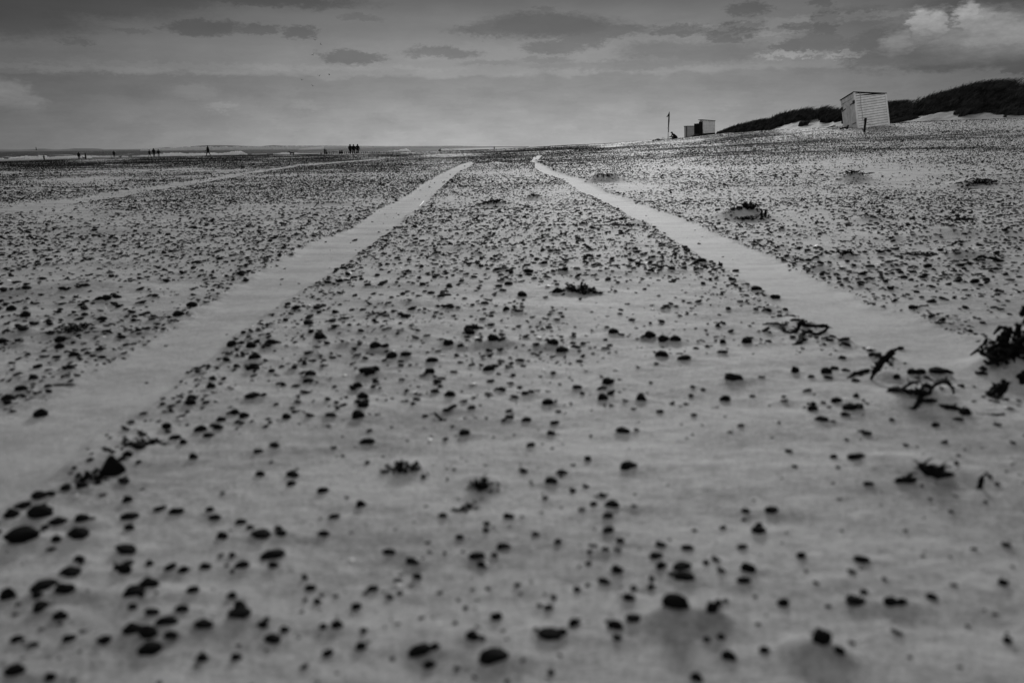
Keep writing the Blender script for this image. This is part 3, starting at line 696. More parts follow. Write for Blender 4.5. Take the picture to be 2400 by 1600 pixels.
# ------------------------------------------------------------------ dunes with marram
def dune(name, ridge, front, back, label, seed, glabel, n_blade, cover, blade_h, drop=9, tfoot=1.0):
    xs = np.linspace(ridge[0][0], ridge[-1][0], 240)
    yt = np.interp(xs, [r[0] for r in ridge], [r[1] for r in ridge]); D = np.interp(xs, [r[0] for r in ridge], [r[2] for r in ridge])
    top = at(xs, yt + drop, D)
    ts = np.concatenate([np.linspace(-1, 0, 34), np.linspace(0, 1, 12)[1:]])
    dirv = top[:, :2] / np.linalg.norm(top[:, :2], axis=1)[:, None]
    rows = []
    endf = sstep(0, .05, (xs - xs[0]) / (xs[-1] - xs[0]))
    for t_ in ts:
        L = front if t_ < 0 else back
        XY = top[:, :2] + dirv * (t_ * L)
        g0 = land(XY[:, 0], XY[:, 1]) - .05
        u = 1 - abs(t_)
        sh = u ** 1.25 if t_ < 0 else sstep(0, 1, u)
        top_h = top[:, 2] - land(top[:, 0], top[:, 1])
        z = g0 + np.maximum(top_h, .0) * endf * sh
        z = z + (.35 * fbm(XY[:, 0] / 3.0, XY[:, 1] / 3.0, seed, 4) + .10 * fbm(XY[:, 0] / .7, XY[:, 1] / .7, seed + 3, 3)) * (sh * (1 - sh) * 3 + .15) * endf * (u > 0.01)
        rows.append(np.column_stack([XY, z]))
    n = len(xs); m = len(ts); A = np.array(rows)
    I, J = np.meshgrid(np.arange(m - 1), np.arange(n - 1), indexing='ij')
    F = np.stack([I * n + J, I * n + J + 1, (I + 1) * n + J + 1, (I + 1) * n + J], -1).reshape(-1, 4)
    o = link(name, fast_mesh(name, A.reshape(-1, 3), F), M_dune); tag(o, label, kind='structure')
    # marram
    r2 = np.random.default_rng(seed)
    nb = n_blade
    s = r2.uniform(0, n - 1.001, nb); tt = r2.uniform(-1, .25, nb)
    # tufty: keep where noise is high, thinning towards the sand foot
    si = s.astype(int); sf = s - si
    tidx = np.interp(tt, ts, np.arange(m)); ti = np.minimum(tidx.astype(int), m - 2); tf = tidx - ti
    P = (A[ti, si] * (1 - tf)[:, None] + A[ti + 1, si] * tf[:, None]) * (1 - sf)[:, None] + (A[ti, si + 1] * (1 - tf)[:, None] + A[ti + 1, si + 1] * tf[:, None]) * sf[:, None]
    cov = cover(xs[si] + 30 * fbm(P[:, 0] / 2.2, P[:, 1] / 2.2, seed + 33, 3), tt + .14 * fbm(P[:, 0] / 1.5, P[:, 1] / 3.0, seed + 37, 3)) - .34 * sstep(.05, .45, fbm(P[:, 0] / 5.0, P[:, 1] / 1.6 + tt * 3, seed + 29, 3)) * (tt < -.12)
    nz = .5 + .5 * (1.3 * fbm(P[:, 0] / 1.9, P[:, 1] / 2.6, seed + 9, 3) + .5 * fbm(P[:, 0] / .5, P[:, 1] / .7, seed + 19, 2)); tf_ = sstep(.2, .75, nz)
    k = (nz + cov > 1.0) & (endf[si] > .15)
    P = P[k]; nz = nz[k]; cv = cov[k]; tf_ = tf_[k]; ef_ = sstep(0, .12, s[k] / n); nb = len(P)
    hgt = blade_h * r2.uniform(.45, 1.15, nb) * (.25 + 1.25 * tf_) * (.45 + .55 * sstep(-.6, -.15, tt[k])) * (.35 + .65 * ef_)
    lean = r2.normal(.95, .35, nb); leany = r2.normal(0, .35, nb)
    wd = .016 * (np.hypot(P[:, 0], P[:, 1]) / 60) * r2.uniform(.7, 1.6, nb)
    ang = r2.uniform(-.9, .9, nb); wx = np.cos(ang) * wd; wy = np.sin(ang) * wd
    z0 = np.zeros(nb)
    b0 = P - [0, 0, .05]
    m1 = P + np.column_stack([lean * hgt * .25, leany * hgt * .25, hgt * .55])
    m2 = P + np.column_stack([lean * hgt * .80, leany * hgt * .6, hgt * .88])
    off = np.column_stack([wx, wy, z0])
    Vb = np.stack([b0 - off, b0 + off, m1 + off * .8, m1 - off * .8, m2 + off * .35, m2 - off * .35], 1).reshape(-1, 3)
    base = np.arange(nb)[:, None] * 6
    Fb = np.concatenate([base + [0, 1, 2, 3], base + [3, 2, 4, 5]])
    go = link('marram_grass', fast_mesh('marram_grass', Vb, Fb, False), M_mar); tag(go, glabel, 'grass', kind='stuff')
    return A, xs, ts
def cov1(px, t):
    # how much of the slope is grown over: 1 = all, 0 = none
    lower = np.interp(px, [1660, 1720, 1790, 1800, 1880, 1930, 1950, 1990], [-.95, -.8, -.95, -.6, -.42, -.28, -.35, -.6])
    c = .95 * sstep(lower - .12, lower + .08, t)
    gap = np.exp(-((px - 1937) / 9) ** 2)
    c2 = .24 * sstep(-.95, -.8, t) * (np.sin(px / 23.) > -.2)
    return np.maximum(c * (1 - .55 * gap), c2)
def cov2(px, t):
    lower = np.interp(px, [2070, 2100, 2150, 2230, 2330, 2420, 2600], [-.92, -.85, -.66, -.58, -.66, -.76, -.74])
    return np.maximum(.90 * sstep(lower - .15, lower + .12, t), .36 * sstep(-.97, -.75, t)) - .22 * np.exp(-((px - 2220) / 70) ** 2 - ((t + .5) / .16) ** 2)
dune('dune', [(1672, 316, 142), (1690, 308, 138), (1716, 303, 132), (1745, 299, 126), (1791, 288, 118), (1820, 280, 112), (1850, 272, 109), (1874, 266, 106), (1900, 265, 104), (1922, 263, 101), (1932, 271, 100), (1945, 273, 98), (1960, 270, 94), (1990, 268, 90), (2040, 266, 84), (2110, 262, 80)],
     14, 22, 'long low dune ridge beyond the leaning hut', 201, 'dark marram grass bristling along the low dune beyond the hut', 90000, cov1, 1.05, 8)
dune('dune', [(2040, 274, 76), (2079, 261, 74), (2134, 249, 72), (2176, 236, 70), (2215, 227, 69), (2261, 215, 67), (2304, 210, 66), (2368, 208, 64), (2440, 206, 62), (2560, 204, 60), (2760, 200, 56), (2980, 215, 52)],
     11, 18, 'taller dune rising beside the leaning hut', 202, 'dense dark marram grass covering the taller dune', 150000, cov2, .85, 11)

# ------------------------------------------------------------------ the leaning beach hut
def big_hut():
    D = 52.0; C = at(2011, 300.5, D); Lu, Wv = 1.97, 2.05; phi = R(1)
    h00, slopeU, slopeV = 2.24, math.tan(R(10.5)), math.tan(R(0.5))
    root = empty('beach_hut', C, 'white clapboard beach hut leaning seaward on the sand below the tall dune', 'beach hut')
    az = math.atan2(C[0], C[1])
    view = Vector((math.sin(az), math.cos(az), 0)); side = Vector((math.cos(az), -math.sin(az), 0))
    Rm = Matrix.Rotation(-R(11.0), 3, view) @ Matrix.Rotation(-R(6.5), 3, side) @ Matrix.Rotation(phi, 3, 'Z')
    root.rotation_euler = Rm.to_euler()
    # local: u = +X along the side, v = +Y along the front (to the left and away), w = up
    zb = -.35
    top = lambda u, v: h00 - u * slopeU - v * slopeV
    e = .012
    m = MB(); m.prism([(e, e, zb), (Lu - e, e, zb), (Lu - e, Wv - e, zb), (e, Wv - e, zb), (e, e, top(e, e)), (Lu - e, e, top(Lu, e)), (Lu - e, Wv - e, top(Lu, Wv)), (e, Wv - e, top(e, Wv))])
    m.build('wall', M_tar, root)  # dark backing puts the gap shadow between boards into the colour
    # side clapboards (lapped: the lower edge of each stands proud)
    m = MB(); bh = .158; w = zb
    while w < h00:
        u0, u1 = .0, Lu
        t0 = min(w + bh - .018, top(u0, 0) - .002); t1 = min(w + bh - .018, top(u1, 0) - .002)
        if top(u1, 0) < w + .01:
            u1 = min(Lu, (h00 - w - .012) / slopeU); t1 = w + .004
            if u1 < .05: break
        if t0 > w + .01:
            m.prism([(u0, -.030, w), (u1, -.030, w), (u1, .008, w), (u0, .008, w), (u0, -.004, t0), (u1, -.004, t1), (u1, .008, t1), (u0, .008, t0)])
        w += bh
    m.build('clapboard_side', M_paint, root)
    # the same on the far sides, seen only from elsewhere
    m = MB(); w = zb
    while w < top(Lu, Wv) - .05:
        t0 = min(w + bh, top(Lu, Wv)); m.prism([(Lu - .008, 0, w), (Lu + .03, 0, w), (Lu + .03, Wv, w), (Lu - .008, Wv, w), (Lu - .008, 0, t0), (Lu + .004, 0, t0), (Lu + .004, Wv, t0), (Lu - .008, Wv, t0)]); w += bh
    m.build('clapboard_back', M_paint, root)
    # roof: thin felted sheet with an overhang
    m = MB(); o_ = .05; th = .045
    def tp(u, v, dz): return (u, v, top(u, v) + dz)
    m.prism([tp(-o_, -o_, .004), tp(Lu + o_, -o_, .004), tp(Lu + o_, Wv + o_, .004), tp(-o_, Wv + o_, .004), tp(-o_, -o_, th), tp(Lu + o_, -o_, th), tp(Lu + o_, Wv + o_, th), tp(-o_, Wv + o_, th)])
    m.build('roof', M_roof, root)
    # corner boards
    m = MB(); m.box(-.034, .07, -.040, -.031, zb, top(0, 0) - .01); m.box(-.034, -.022, -.031, .08, zb, top(0, .08) - .005)
    m.build('corner_trim', M_paint, root)
    m = MB(); m.box(Lu - .07, Lu + .034, -.040, -.031, zb, top(Lu, 0) - .01); m.build('corner_trim', M_paint, root)
    m = MB(); m.prism([(-.016, .0, zb), (e - .002, .0, zb), (e - .002, .094, zb), (-.016, .094, zb), (-.016, .0, top(0, 0) - .01), (e - .002, .0, top(0, 0) - .01), (e - .002, .094, top(0, .09) - .01), (-.016, .094, top(0, .09) - .01)])
    m.box(-.016, e - .002, 1.956, Wv, zb, top(0, Wv) - .01); m.box(-.016, e - .002, .098, 1.953, 1.95, top(0, Wv) - .01)
    m.build('door_frame', M_paint2, root)
    # two door leaves made of boards, with black strap hinges
    for k, (v0, v1) in enumerate(((.10, 1.015), (1.035, 1.95))):
        m = MB(); nb = 7
        for j in range(nb):
            a = v0 + (v1 - v0) * j / nb; b = v0 + (v1 - v0) * (j + 1) / nb - .006
            m.box(-.020, e - .002, a, b, zb, 1.93 - a * slopeV)
        dd = m.build('door', M_paint2, root)
        va, vb = (v0, v0 + .56) if k == 0 else (v1 - .56, v1)
        m = MB(); m.bar((-.034, va, 1.66 - va * .09), (-.034, vb, 1.66 - vb * .09), .03, .05)
        pv = va if k == 0 else vb
        m.box(-.055, -.022, pv - .14, pv + .14, 1.56, 1.76)
        hh = m.build('hinge', M_black, dd)
        m = MB(); m.bar((-.034, va, .38), (-.034, vb, .38), .025, .035); m.build('hinge', M_black, dd)
    # rope down the side
    m = MB(); pts = [(.34 + .02 * math.sin(i), -.055, top(.34, 0) - i * .17) for i in range(11)] + [(.5, -.08, .28), (.8, -.10, .10), (1.05, -.12, .02)]
    m.tube(pts, .012, 6); m.build('rope', M_paint3, root)
big_hut()

def ground_at(px, D):
    d = ray(px, 340.0); x = d[0] / d[1] * D
    return np.array([x, D, hz(x, D)])

# post in front of the hut
p = at(2026, 309.5, 47.0); k = 47 / FPX
t = empty('marker_post', p, 'dark upright post standing in front of the leaning hut', 'post')
m = MB(); m.tube([(0, 0, -.4), (0, 0, .3), (.01, 0, 30.5 * k)], [2.6 * k, 2.5 * k, 2.4 * k], 10, jit=.05, rng=random.Random(1)); m.build('shaft', M_tar, t)
m = MB(); m.box(-3.1 * k, -1.2 * k, -2.9 * k, .02, 23 * k, 29.5 * k); m.build('cleat', M_tar, t)
# small far post
p = at(1784.5, 310.5, 96.0); k = 96 / FPX
m = MB(); m.tube([(0, 0, -.4), (0, 0, .2), (0, .02, 8.5 * k)], [.9 * k, .85 * k, .8 * k], 8)
o = m.build('marker_post', M_tar); o.location = p; tag(o, 'short thin post before the low dune', 'post')
# timbers by the hut door
def beam(name, pxs, D, r, label, cat, mat=M_tar, lift=0):
    k = D / FPX; pts = [at(a, b, D + c) for a, b, c in pxs]
    m = MB(); o0 = Vector(pts[0]); m.tube([Vector(p) - o0 for p in pts], r * k, 8, jit=.12, rng=random.Random(int(pxs[0][0])))
    o = m.build(name, mat); o.location = o0; return tag(o, label, cat)
beam('timber', [(1969, 302.5, 0), (1978, 300, .1), (1987, 298, .3)], 50.5, 1.9, 'dark timber lying on the sand before the hut door', 'timber')
t = beam('timber', [(1984.5, 303, 0), (1986, 299, 0), (1988, 294.5, .1)], 50.3, 2.2, 'dark stub of timber standing upright beside the hut door', 'timber')
beam('plank', [(1941, 299, 0), (1950, 297, .5), (1958, 294, 1)], 64, 1.2, 'dark plank lying on the slope seaward of the hut', 'plank')
beam('fish_crate', [(1904, 301.5, 0), (1908, 300.6, .1), (1912, 300, .1)], 66, 1.7, 'small pale box washed up on the slope seaward of the hut', 'box', M_paint)

# ------------------------------------------------------------------ the two far huts
def hut_open():
    D = 137.0; k = D / FPX; C = at(1647.5, 317.5, D); h = 33.5 * k
    root = empty('beach_hut', C, 'far white hut with its dark doorway standing open', 'beach hut')
    W_ = 24.5 * k / .86; Dp = 13 * k / .62
    ph = R(6); az = math.atan2(C[0], C[1]); root.rotation_euler = (0, -R(3.4), ph)
    top = lambda u: h - u * math.tan(R(8))
    zb = -.4; e = .04
    m = MB()   # shell around an empty interior
    m.prism([(0, 0, zb), (W_, 0, zb), (W_, e, zb), (0, e, zb), (0, 0, top(0)), (W_, 0, top(W_)), (W_, e, top(W_)), (0, e, top(0))])
    m.prism([(0, Dp - e, zb), (W_, Dp - e, zb), (W_, Dp, zb), (0, Dp, zb), (0, Dp - e, top(0)), (W_, Dp - e, top(W_)), (W_, Dp, top(W_)), (0, Dp, top(0))])
    m.box(W_ - e, W_ - .002, e + .002, Dp - e - .002, zb, top(W_) - .01)
    m.build('wall', M_paint, root)
    m = MB(); m.box(-.02, .06, Dp * .70, Dp - .0, zb, top(0) - .01); m.box(-.02, .06, .0, Dp * .06, zb, top(0) - .01); m.box(-.02, .06, Dp * .06, Dp * .70, top(0) - .22, top(0) - .01); m.build('door_frame', M_paint2, root)
    m = MB(); m.prism([(-.25, -.08, top(-.25) + .004), (W_ + .06, -.08, top(W_ + .06) + .004), (W_ + .06, Dp + .08, top(W_ + .06) + .004), (-.25, Dp + .08, top(-.25) + .004), (-.25, -.08, top(-.25) + .09), (W_ + .06, -.08, top(W_ + .06) + .09), (W_ + .06, Dp + .08, top(W_ + .06) + .09), (-.25, Dp + .08, top(-.25) + .09)]); m.build('roof', M_roof, root)
    # open doors swung out, dark inside
    m = MB(); m.bar((-.01, Dp * .07, h * .5 - .1), (-.75, -.30, h * .5 - .1), .05, h - .25); d = m.build('door', M_tar, root)
    m = MB(); m.box(.3, .42, .05, Dp - .05, zb, top(.4) - .3); m.build('interior_shade', M_tar, root)  # dark sheet stands in for the unlit interior
    m = MB(); m.bar((-.01, Dp * .98, h * .48 - .2), (-.85, Dp * 1.25, h * .48 - .2), .06, h - .45); d = m.build('door', M_tar, root)
    m = MB(); m.box(-.02, W_, -.045, -.003, zb, .30); m.build('skirting_board', M_tar, root)
hut_open()
def hut_closed():
    D = 150.0; k = D / FPX; C = at(1609, 324.5, D); h = 26.5 * k
    root = empty('beach_hut', C, 'far grey boarded hut seaward of the open hut', 'beach hut'); root.rotation_euler = (0, -R(3.0), 0)
    W_ = 27 * k; Dp = 1.9; zb = -.4
    top = lambda u: h - u * math.tan(R(3))
    m = MB(); m.prism([(0, 0, zb), (W_, 0, zb), (W_, Dp, zb), (0, Dp, zb), (0, 0, top(0)), (W_, 0, top(W_)), (W_, Dp, top(W_)), (0, Dp, top(0))]); m.build('wall', M_paint3, root)
    m = MB(); n = 12
    for j in range(n):
        a = W_ * j / n + .005; b = W_ * (j + 1) / n - .012; m.prism([(a, -.025, zb), (b, -.025, zb), (b, -.002, zb), (a, -.002, zb), (a, -.025, top(a) - .01), (b, -.025, top(b) - .01), (b, -.002, top(b) - .01), (a, -.002, top(a) - .01)])
    m.build('boarding', M_paint3, root)
    m = MB(); m.prism([(-.1, -.1, top(-.1) + .004), (W_, -.1, top(W_) + .004), (W_, Dp + .1, top(W_) + .004), (-.1, Dp + .1, top(-.1) + .004), (-.1, -.1, top(-.1) + .08), (W_, -.1, top(W_) + .08), (W_, Dp + .1, top(W_) + .08), (-.1, Dp + .1, top(-.1) + .08)]); m.build('roof', M_roof, root)
    m = MB(); m.box(-.04, .10, -.045, -.028, zb, top(0) - .01); m.build('corner_trim', M_tar, root)
hut_closed()
def rough_heap(name, pxa, pya, wpx, hpx, D, label, cat, mat, seed, n=26, elong=2.0):
    """a heap of short pieces: real lumps spread over a small patch of ground"""
    k = D / FPX; c = at(pxa, pya, D); rg = random.Random(seed); m = MB()
    for i in range(n):
        u = rg.uniform(-.5, .5); y = rg.uniform(-.3, .3) * wpx * k * .6
        env = hpx * k * (1 - (2 * u) ** 2) ** .5
        z = rg.uniform(-.1, .75) * env
        L = rg.uniform(.06, .16) * wpx * k; a = rg.uniform(0, math.pi); s = rg.uniform(-.4, .5)
        x = u * wpx * k; dx = math.cos(a) * L; dy = math.sin(a) * L * .6
        r_ = rg.uniform(.10, .22) * hpx * k
        m.tube([(x - dx, y - dy, z - s * L), (x + rg.uniform(-.2, .2) * L, y, z + r_ * .4), (x + dx, y + dy, z + s * L)], [r_ * .5, r_, r_ * .4], 6, .7, .15, rg)
    o = m.build(name, mat, None, True); o.location = c; return tag(o, label, cat)
rough_heap('debris_heap', 1648, 319.5, 46, 7, 135.0, 'dark heap of sand fencing and boards at the foot of the far huts', 'debris', M_tar, 5, 60)
rough_heap('bush', 1543, 330.5, 26, 6, 138.0, 'dark low scrub seaward of the flagpole', 'shrub', M_mar, 6, 60)
rough_heap('bush', 1579, 328.5, 22, 5, 139.0, 'dark low scrub beside the crouching figure', 'shrub', M_mar, 8, 50)

# flagpole with its furled flag
D = 137.0; k = D / FPX; p = at(1565.5, 330.5, D)
t = empty('flagpole', p, 'tall pale flagpole on the berm with a furled dark flag', 'flagpole')
m = MB(); m.tube([(0, 0, -.5), (0.01 * k, 0, 20 * k), (.0 * k, 0, 42 * k)], [1.15 * k, 1.1 * k, .8 * k], 8); m.build('pole', M_paint, t, True)
m = MB(); m.tube([(.1 * k, 0, 30 * k), (.3 * k, 0, 42 * k), (.4 * k, 0, 58 * k), (.8 * k, 0, 64 * k)], [1.1 * k, 1.6 * k, 1.5 * k, .4 * k], 8); m.build('topmast', M_tar, t, True)
m = MB(); m.prism([(.9 * k, 0, 63 * k), (.9 * k, .25, 63 * k), (.4 * k, .25, 53 * k), (.4 * k, 0, 53 * k), (-.6 * k, 0, 60 * k), (-.6 * k, .25, 60 * k), (-2.6 * k, .25, 54.5 * k), (-2.6 * k, 0, 54.5 * k)])
m.tube([(-0.4 * k, .05, 58 * k), (-2.4 * k, .1, 54.5 * k), (-4.2 * k, .05, 53 * k)], [1.3 * k, .9 * k, 1.4 * k], 8); m.build('flag', M_tar, t)
m = MB(); m.box(-2.2 * k, 0, -.6 * k, .6 * k, 27.5 * k, 28.6 * k); m.tube([(.2 * k, 0, 19 * k), (.4 * k, 0, 31 * k)], [1.2 * k, 1.2 * k], 8); m.build('cleat', M_tar, t)

# small white chair frame beside it
D = 137.5; k = D / FPX; p = at(1554.5, 330.0, D)
t = empty('beach_chair', p, 'small white folding chair frame beside the flagpole', 'chair')
w = 2.6 * k
for sx in (-1, 1):
    for sy in (-1, 1):
        m = MB(); m.bar((sx * w, sy * w * .7, -.1), (sx * w * .8, sy * w * .7, (4.2 if sy < 0 else 8.5) * k), .6 * k); m.build('leg', M_paint, t)
m = MB(); m.box(-w, w, -w * .65, w * .65, 3.6 * k, 4.4 * k); m.build('seat', M_paint, t)
m = MB(); m.box(-w * .8, w * .8, w * .55, w * .63, 6.2 * k, 7.6 * k); m.build('backrest', M_paint, t)

# ------------------------------------------------------------------ people and dogs
def skin_body(name, joints, bones, mat, parent):
    me = bpy.data.meshes.new(name); names = list(joints)
    me.from_pydata([joints[j][0] for j in names], [(names.index(a), names.index(b)) for a, b in bones], []); me.update()
    o = link(name, me, mat, parent)
    md = o.modifiers.new('skin', 'SKIN')
    lay = me.skin_vertices[0] if me.skin_vertices else None
    if lay is None:
        bm = bmesh.new(); bm.from_mesh(me); bm.verts.layers.skin.verify(); bm.to_mesh(me); bm.free(); lay = me.skin_vertices[0]
    for i, j in enumerate(names):
        r_ = joints[j][1]; lay.data[i].radius = (r_, r_) if not isinstance(r_, tuple) else r_
        lay.data[i].use_root = (i == 0)
    md.use_smooth_shade = True
    sb = o.modifiers.new('sub', 'SUBSURF'); sb.levels = 1; sb.render_levels = 1
    return o
def loft(rings, n=14):
    """closed garment shell from rings (centre, rx, ry)"""
    m = MB(); b = 0
    for (c, rx, ry) in rings:
        for k in range(n):
            t = 2 * math.pi * k / n; m.v.append((c[0] + rx * math.cos(t), c[1] + ry * math.sin(t), c[2]))
    for i in range(len(rings) - 1):
        for k in range(n):
            a = i * n + k; b = i * n + (k + 1) % n; m.f.append((a, b, b + n, a + n))
    m.f.append(tuple(range(n))[::-1]); m.f.append(tuple((len(rings) - 1) * n + k for k in range(n)))
    return m
def person(px, py, D, hpx, label, pose='stand', facing=0.0, group=None, seed=0, hood=False):
    """hpx: photo height in pixels of the figure as posed"""
    rg = random.Random(seed); k = D / FPX
    p = at(px, py, D)
    root = empty('person', p, label, 'person', group, facing)
    full = {'stand': 1.72, 'walk': 1.70, 'crouch': 1.05, 'bend': 1.05}[pose]
    s = hpx * k / full; root.scale = (s * 1.3, s * 1.3, s)
    J = {}
    if pose in ('stand', 'walk'):
        st = .26 if pose == 'walk' else .03
        arm = .16 if pose == 'walk' else .04
        J['pelvis'] = ((0, 0, .92), .125); J['waist'] = ((0, .01, 1.08), .125); J['chest'] = ((0, .0, 1.30), (.17, .12)); J['neck'] = ((0, .01, 1.47), .06); J['head'] = ((0, -.01, 1.57), .085); J['crown'] = ((0, -.005, 1.655), .075)
        for sd_, sg in (('l', 1), ('r', -1)):
            f = st * sg
            J['hip' + sd_] = ((.10 * sg, 0, .88), .10); J['knee' + sd_] = ((.11 * sg, -.5 * f - .02, .48), .068); J['ankle' + sd_] = ((.11 * sg, -f + .03, .09), .048); J['toe' + sd_] = ((.12 * sg, -f - .12, .035), .042)
            J['sh' + sd_] = ((.19 * sg, .0, 1.40), .075); J['elb' + sd_] = ((.25 * sg, arm * sg + .03, 1.12), .052); J['wr' + sd_] = ((.23 * sg, arm * 1.7 * sg - .08, .88), .04); J['hand' + sd_] = ((.22 * sg, arm * 1.9 * sg - .11, .80), .036)
        coat = [((0, 0, .66), .19, .15), ((0, 0, .85), .205, .16), ((0, .01, 1.08), .19, .15), ((0, 0, 1.3), .225, .155), ((0, 0, 1.42), .19, .13), ((0, .01, 1.49), .09, .085)]
        hat = [((0, -.005, 1.60), .105, .11), ((0, -.005, 1.68), .10, .105), ((0, 0, 1.74), .05, .055)]
    else:
        b = .30 if pose == 'crouch' else .38
        zp = .32 if pose == 'crouch' else .42
        J['pelvis'] = ((0, .10, zp), .14); J['waist'] = ((0, .04, zp + .20), .135); J['chest'] = ((0, -b * .5, zp + .40), (.17, .14)); J['neck'] = ((0, -b * .8, zp + .52), .06); J['head'] = ((0, -b, zp + .60), .09); J['crown'] = ((0, -b - .02, zp + .66), .08)
        for sd_, sg in (('l', 1), ('r', -1)):
            J['hip' + sd_] = ((.11 * sg, .08, zp - .02), .10); J['knee' + sd_] = ((.15 * sg, -.30, zp + .12), .075); J['ankle' + sd_] = ((.13 * sg, -.12, .09), .05); J['toe' + sd_] = ((.14 * sg, -.28, .035), .045)
            J['sh' + sd_] = ((.19 * sg, -b * .55, zp + .44), .075); J['elb' + sd_] = ((.24 * sg, -b * .8, zp + .18), .052); J['wr' + sd_] = ((.15 * sg, -b - .18, zp + .08), .04); J['hand' + sd_] = ((.12 * sg, -b - .26, zp + .02), .036)
        coat = [((0, .10, zp - .16), .21, .20), ((0, .10, zp), .22, .20), ((0, .03, zp + .2), .21, .19), ((0, -b * .45, zp + .38), .22, .18), ((0, -b * .75, zp + .50), .13, .11)]
        hat = [((0, -b, zp + .60), .11, .12), ((0, -b, zp + .69), .10, .11), ((0, -b, zp + .76), .05, .05)]
    bones = [('pelvis', 'waist'), ('waist', 'chest'), ('chest', 'neck'), ('neck', 'head'), ('head', 'crown')]
    for s_ in 'lr': bones += [('pelvis', 'hip' + s_), ('hip' + s_, 'knee' + s_), ('knee' + s_, 'ankle' + s_), ('ankle' + s_, 'toe' + s_), ('chest', 'sh' + s_), ('sh' + s_, 'elb' + s_), ('elb' + s_, 'wr' + s_), ('wr' + s_, 'hand' + s_)]
    skin_body('body', J, bones, M_cloth2, root)
    loft(coat).build('coat', M_cloth, root, True)
    loft(hat, 10).build('hood' if hood else 'hat', M_cloth, root, True)
    return root
G3 = 'three people standing close together at the groyne'
person(821.5, 362.3, 148, 22.5, 'person in a dark coat, seaward of the trio by the groyne', 'stand', 2.6, G3, 1)
person(829.5, 362.0, 149, 22.0, 'person with rounded shoulders in the middle of the trio by the groyne', 'stand', 3.3, G3, 2, True)
person(839.0, 362.0, 148, 22.3, 'slim person standing slightly apart, right side of the trio by the groyne', 'stand', 3.0, G3, 3)
person(488.5, 366.2, 140, 23.2, 'lone dark figure walking along the waterline', 'walk', -1.4, None, 4)
G4 = 'three people walking together along the waterline'
person(351.5, 367.8, 180, 15.6, 'shorter person in a dark jacket, seaward of the walking trio', 'walk', 2.2, G4, 5)
person(361.8, 367.8, 180, 18.8, 'tallest person, middle of the walking trio', 'stand', 2.9, G4, 6)
person(372.5, 367.8, 180, 16.0, 'person with head bent, landward of the walking trio', 'walk', 3.4, G4, 7)
person(268.0, 368.8, 212, 14.2, 'person standing alone against the white surf with arms out', 'stand', 3.1, None, 8)
person(186.0, 374.6, 198, 16.8, 'person standing upright beside the one stooping with a dog', 'stand', 3.1, None, 9)
person(201.5, 374.2, 198, 15.0, 'person in a long coat stooping over a dog at the water', 'stand', 1.8, None, 10, True)
person(104.5, 378.8, 168, 14.0, 'small dark figure farthest out along the wet sand', 'stand', 2.0, None, 11)
person(1030.0, 356.3, 190, 7.5, 'small crouching figure on the sand before the breaking wave', 'crouch', 1.2, None, 12)
person(1581.5, 330.0, 136, 17.5, 'hunched person sitting on the berm behind the flagpole', 'bend', -1.3, None, 13)
person(1158.6, 352.5, 230, 8.8, 'tiny figure standing at the far crest of the beach', 'stand', 1.0, None, 14)

def dog(px, py, D, lpx, label, facing, lying=False):
    k = D / FPX; p = at(px, py, D); root = empty('dog', p, label, 'dog', None, facing); s = lpx * k / 1.0; root.scale = (s, s, s)
    z = .28 if lying else .52
    J = {'loin': ((-.18, 0, z), .10), 'rib': ((.12, 0, z + .0), .135), 'neck': ((.30, 0, z + .12), .085), 'head': ((.40, 0, z + .22), .075), 'muz': ((.54, 0, z + .18), .04),
         'rump': ((-.34, 0, z + .01), .10), 'tail': ((-.46, 0, z + .06), .03), 'tail2': ((-.60, 0, z + .16), .018), 'earl': ((.38, .06, z + .32), .02), 'earr': ((.38, -.06, z + .32), .02)}
    B = [('loin', 'rib'), ('rib', 'neck'), ('neck', 'head'), ('head', 'muz'), ('loin', 'rump'), ('rump', 'tail'), ('tail', 'tail2'), ('head', 'earl'), ('head', 'earr')]
    for s_, sy in (('l', 1), ('r', -1)):
        o_ = .07 * sy
        J['sho' + s_] = ((.18, .08 * sy, z - .08), .055); J['wri' + s_] = ((.20 + o_, .08 * sy, z * .42), .032); J['paw' + s_] = ((.23 + o_, .08 * sy, .03), .034)
        J['thi' + s_] = ((-.32, .09 * sy, z - .08), .07); J['sti' + s_] = ((-.24 - o_, .09 * sy, z * .52), .045); J['hock' + s_] = ((-.38 - o_, .09 * sy, z * .32), .028); J['foot' + s_] = ((-.34 - o_, .09 * sy, .03), .034)
        B += [('rib', 'sho' + s_), ('sho' + s_, 'wri' + s_), ('wri' + s_, 'paw' + s_), ('rump', 'thi' + s_), ('thi' + s_, 'sti' + s_), ('sti' + s_, 'hock' + s_), ('hock' + s_, 'foot' + s_)]
    skin_body('body', J, B, M_fur, root)
    m = MB(); m.tube([(.27, 0, z + .02), (.31, 0, z + .17)], [.105, .095], 10); m.build('collar', M_cloth2, root)
    return root
dog(684, 366.0, 150, 13.5, 'dark dog trotting along the wet sand between the walkers', math.pi + .1)
dog(197.0, 374.2, 196, 8.0, 'dark dog at the feet of the stooping person', math.pi)
dog(282.0, 369.6, 205, 7.0, 'low dark dog resting at the edge of the surf', 0.2, True)
dog(263.0, 370.3, 206, 5.5, 'small dark dog at the feet of the lone person by the surf', math.pi, True)
dog(834.8, 362.4, 147, 6.5, 'small dark dog sitting among the trio by the groyne', 1.2)

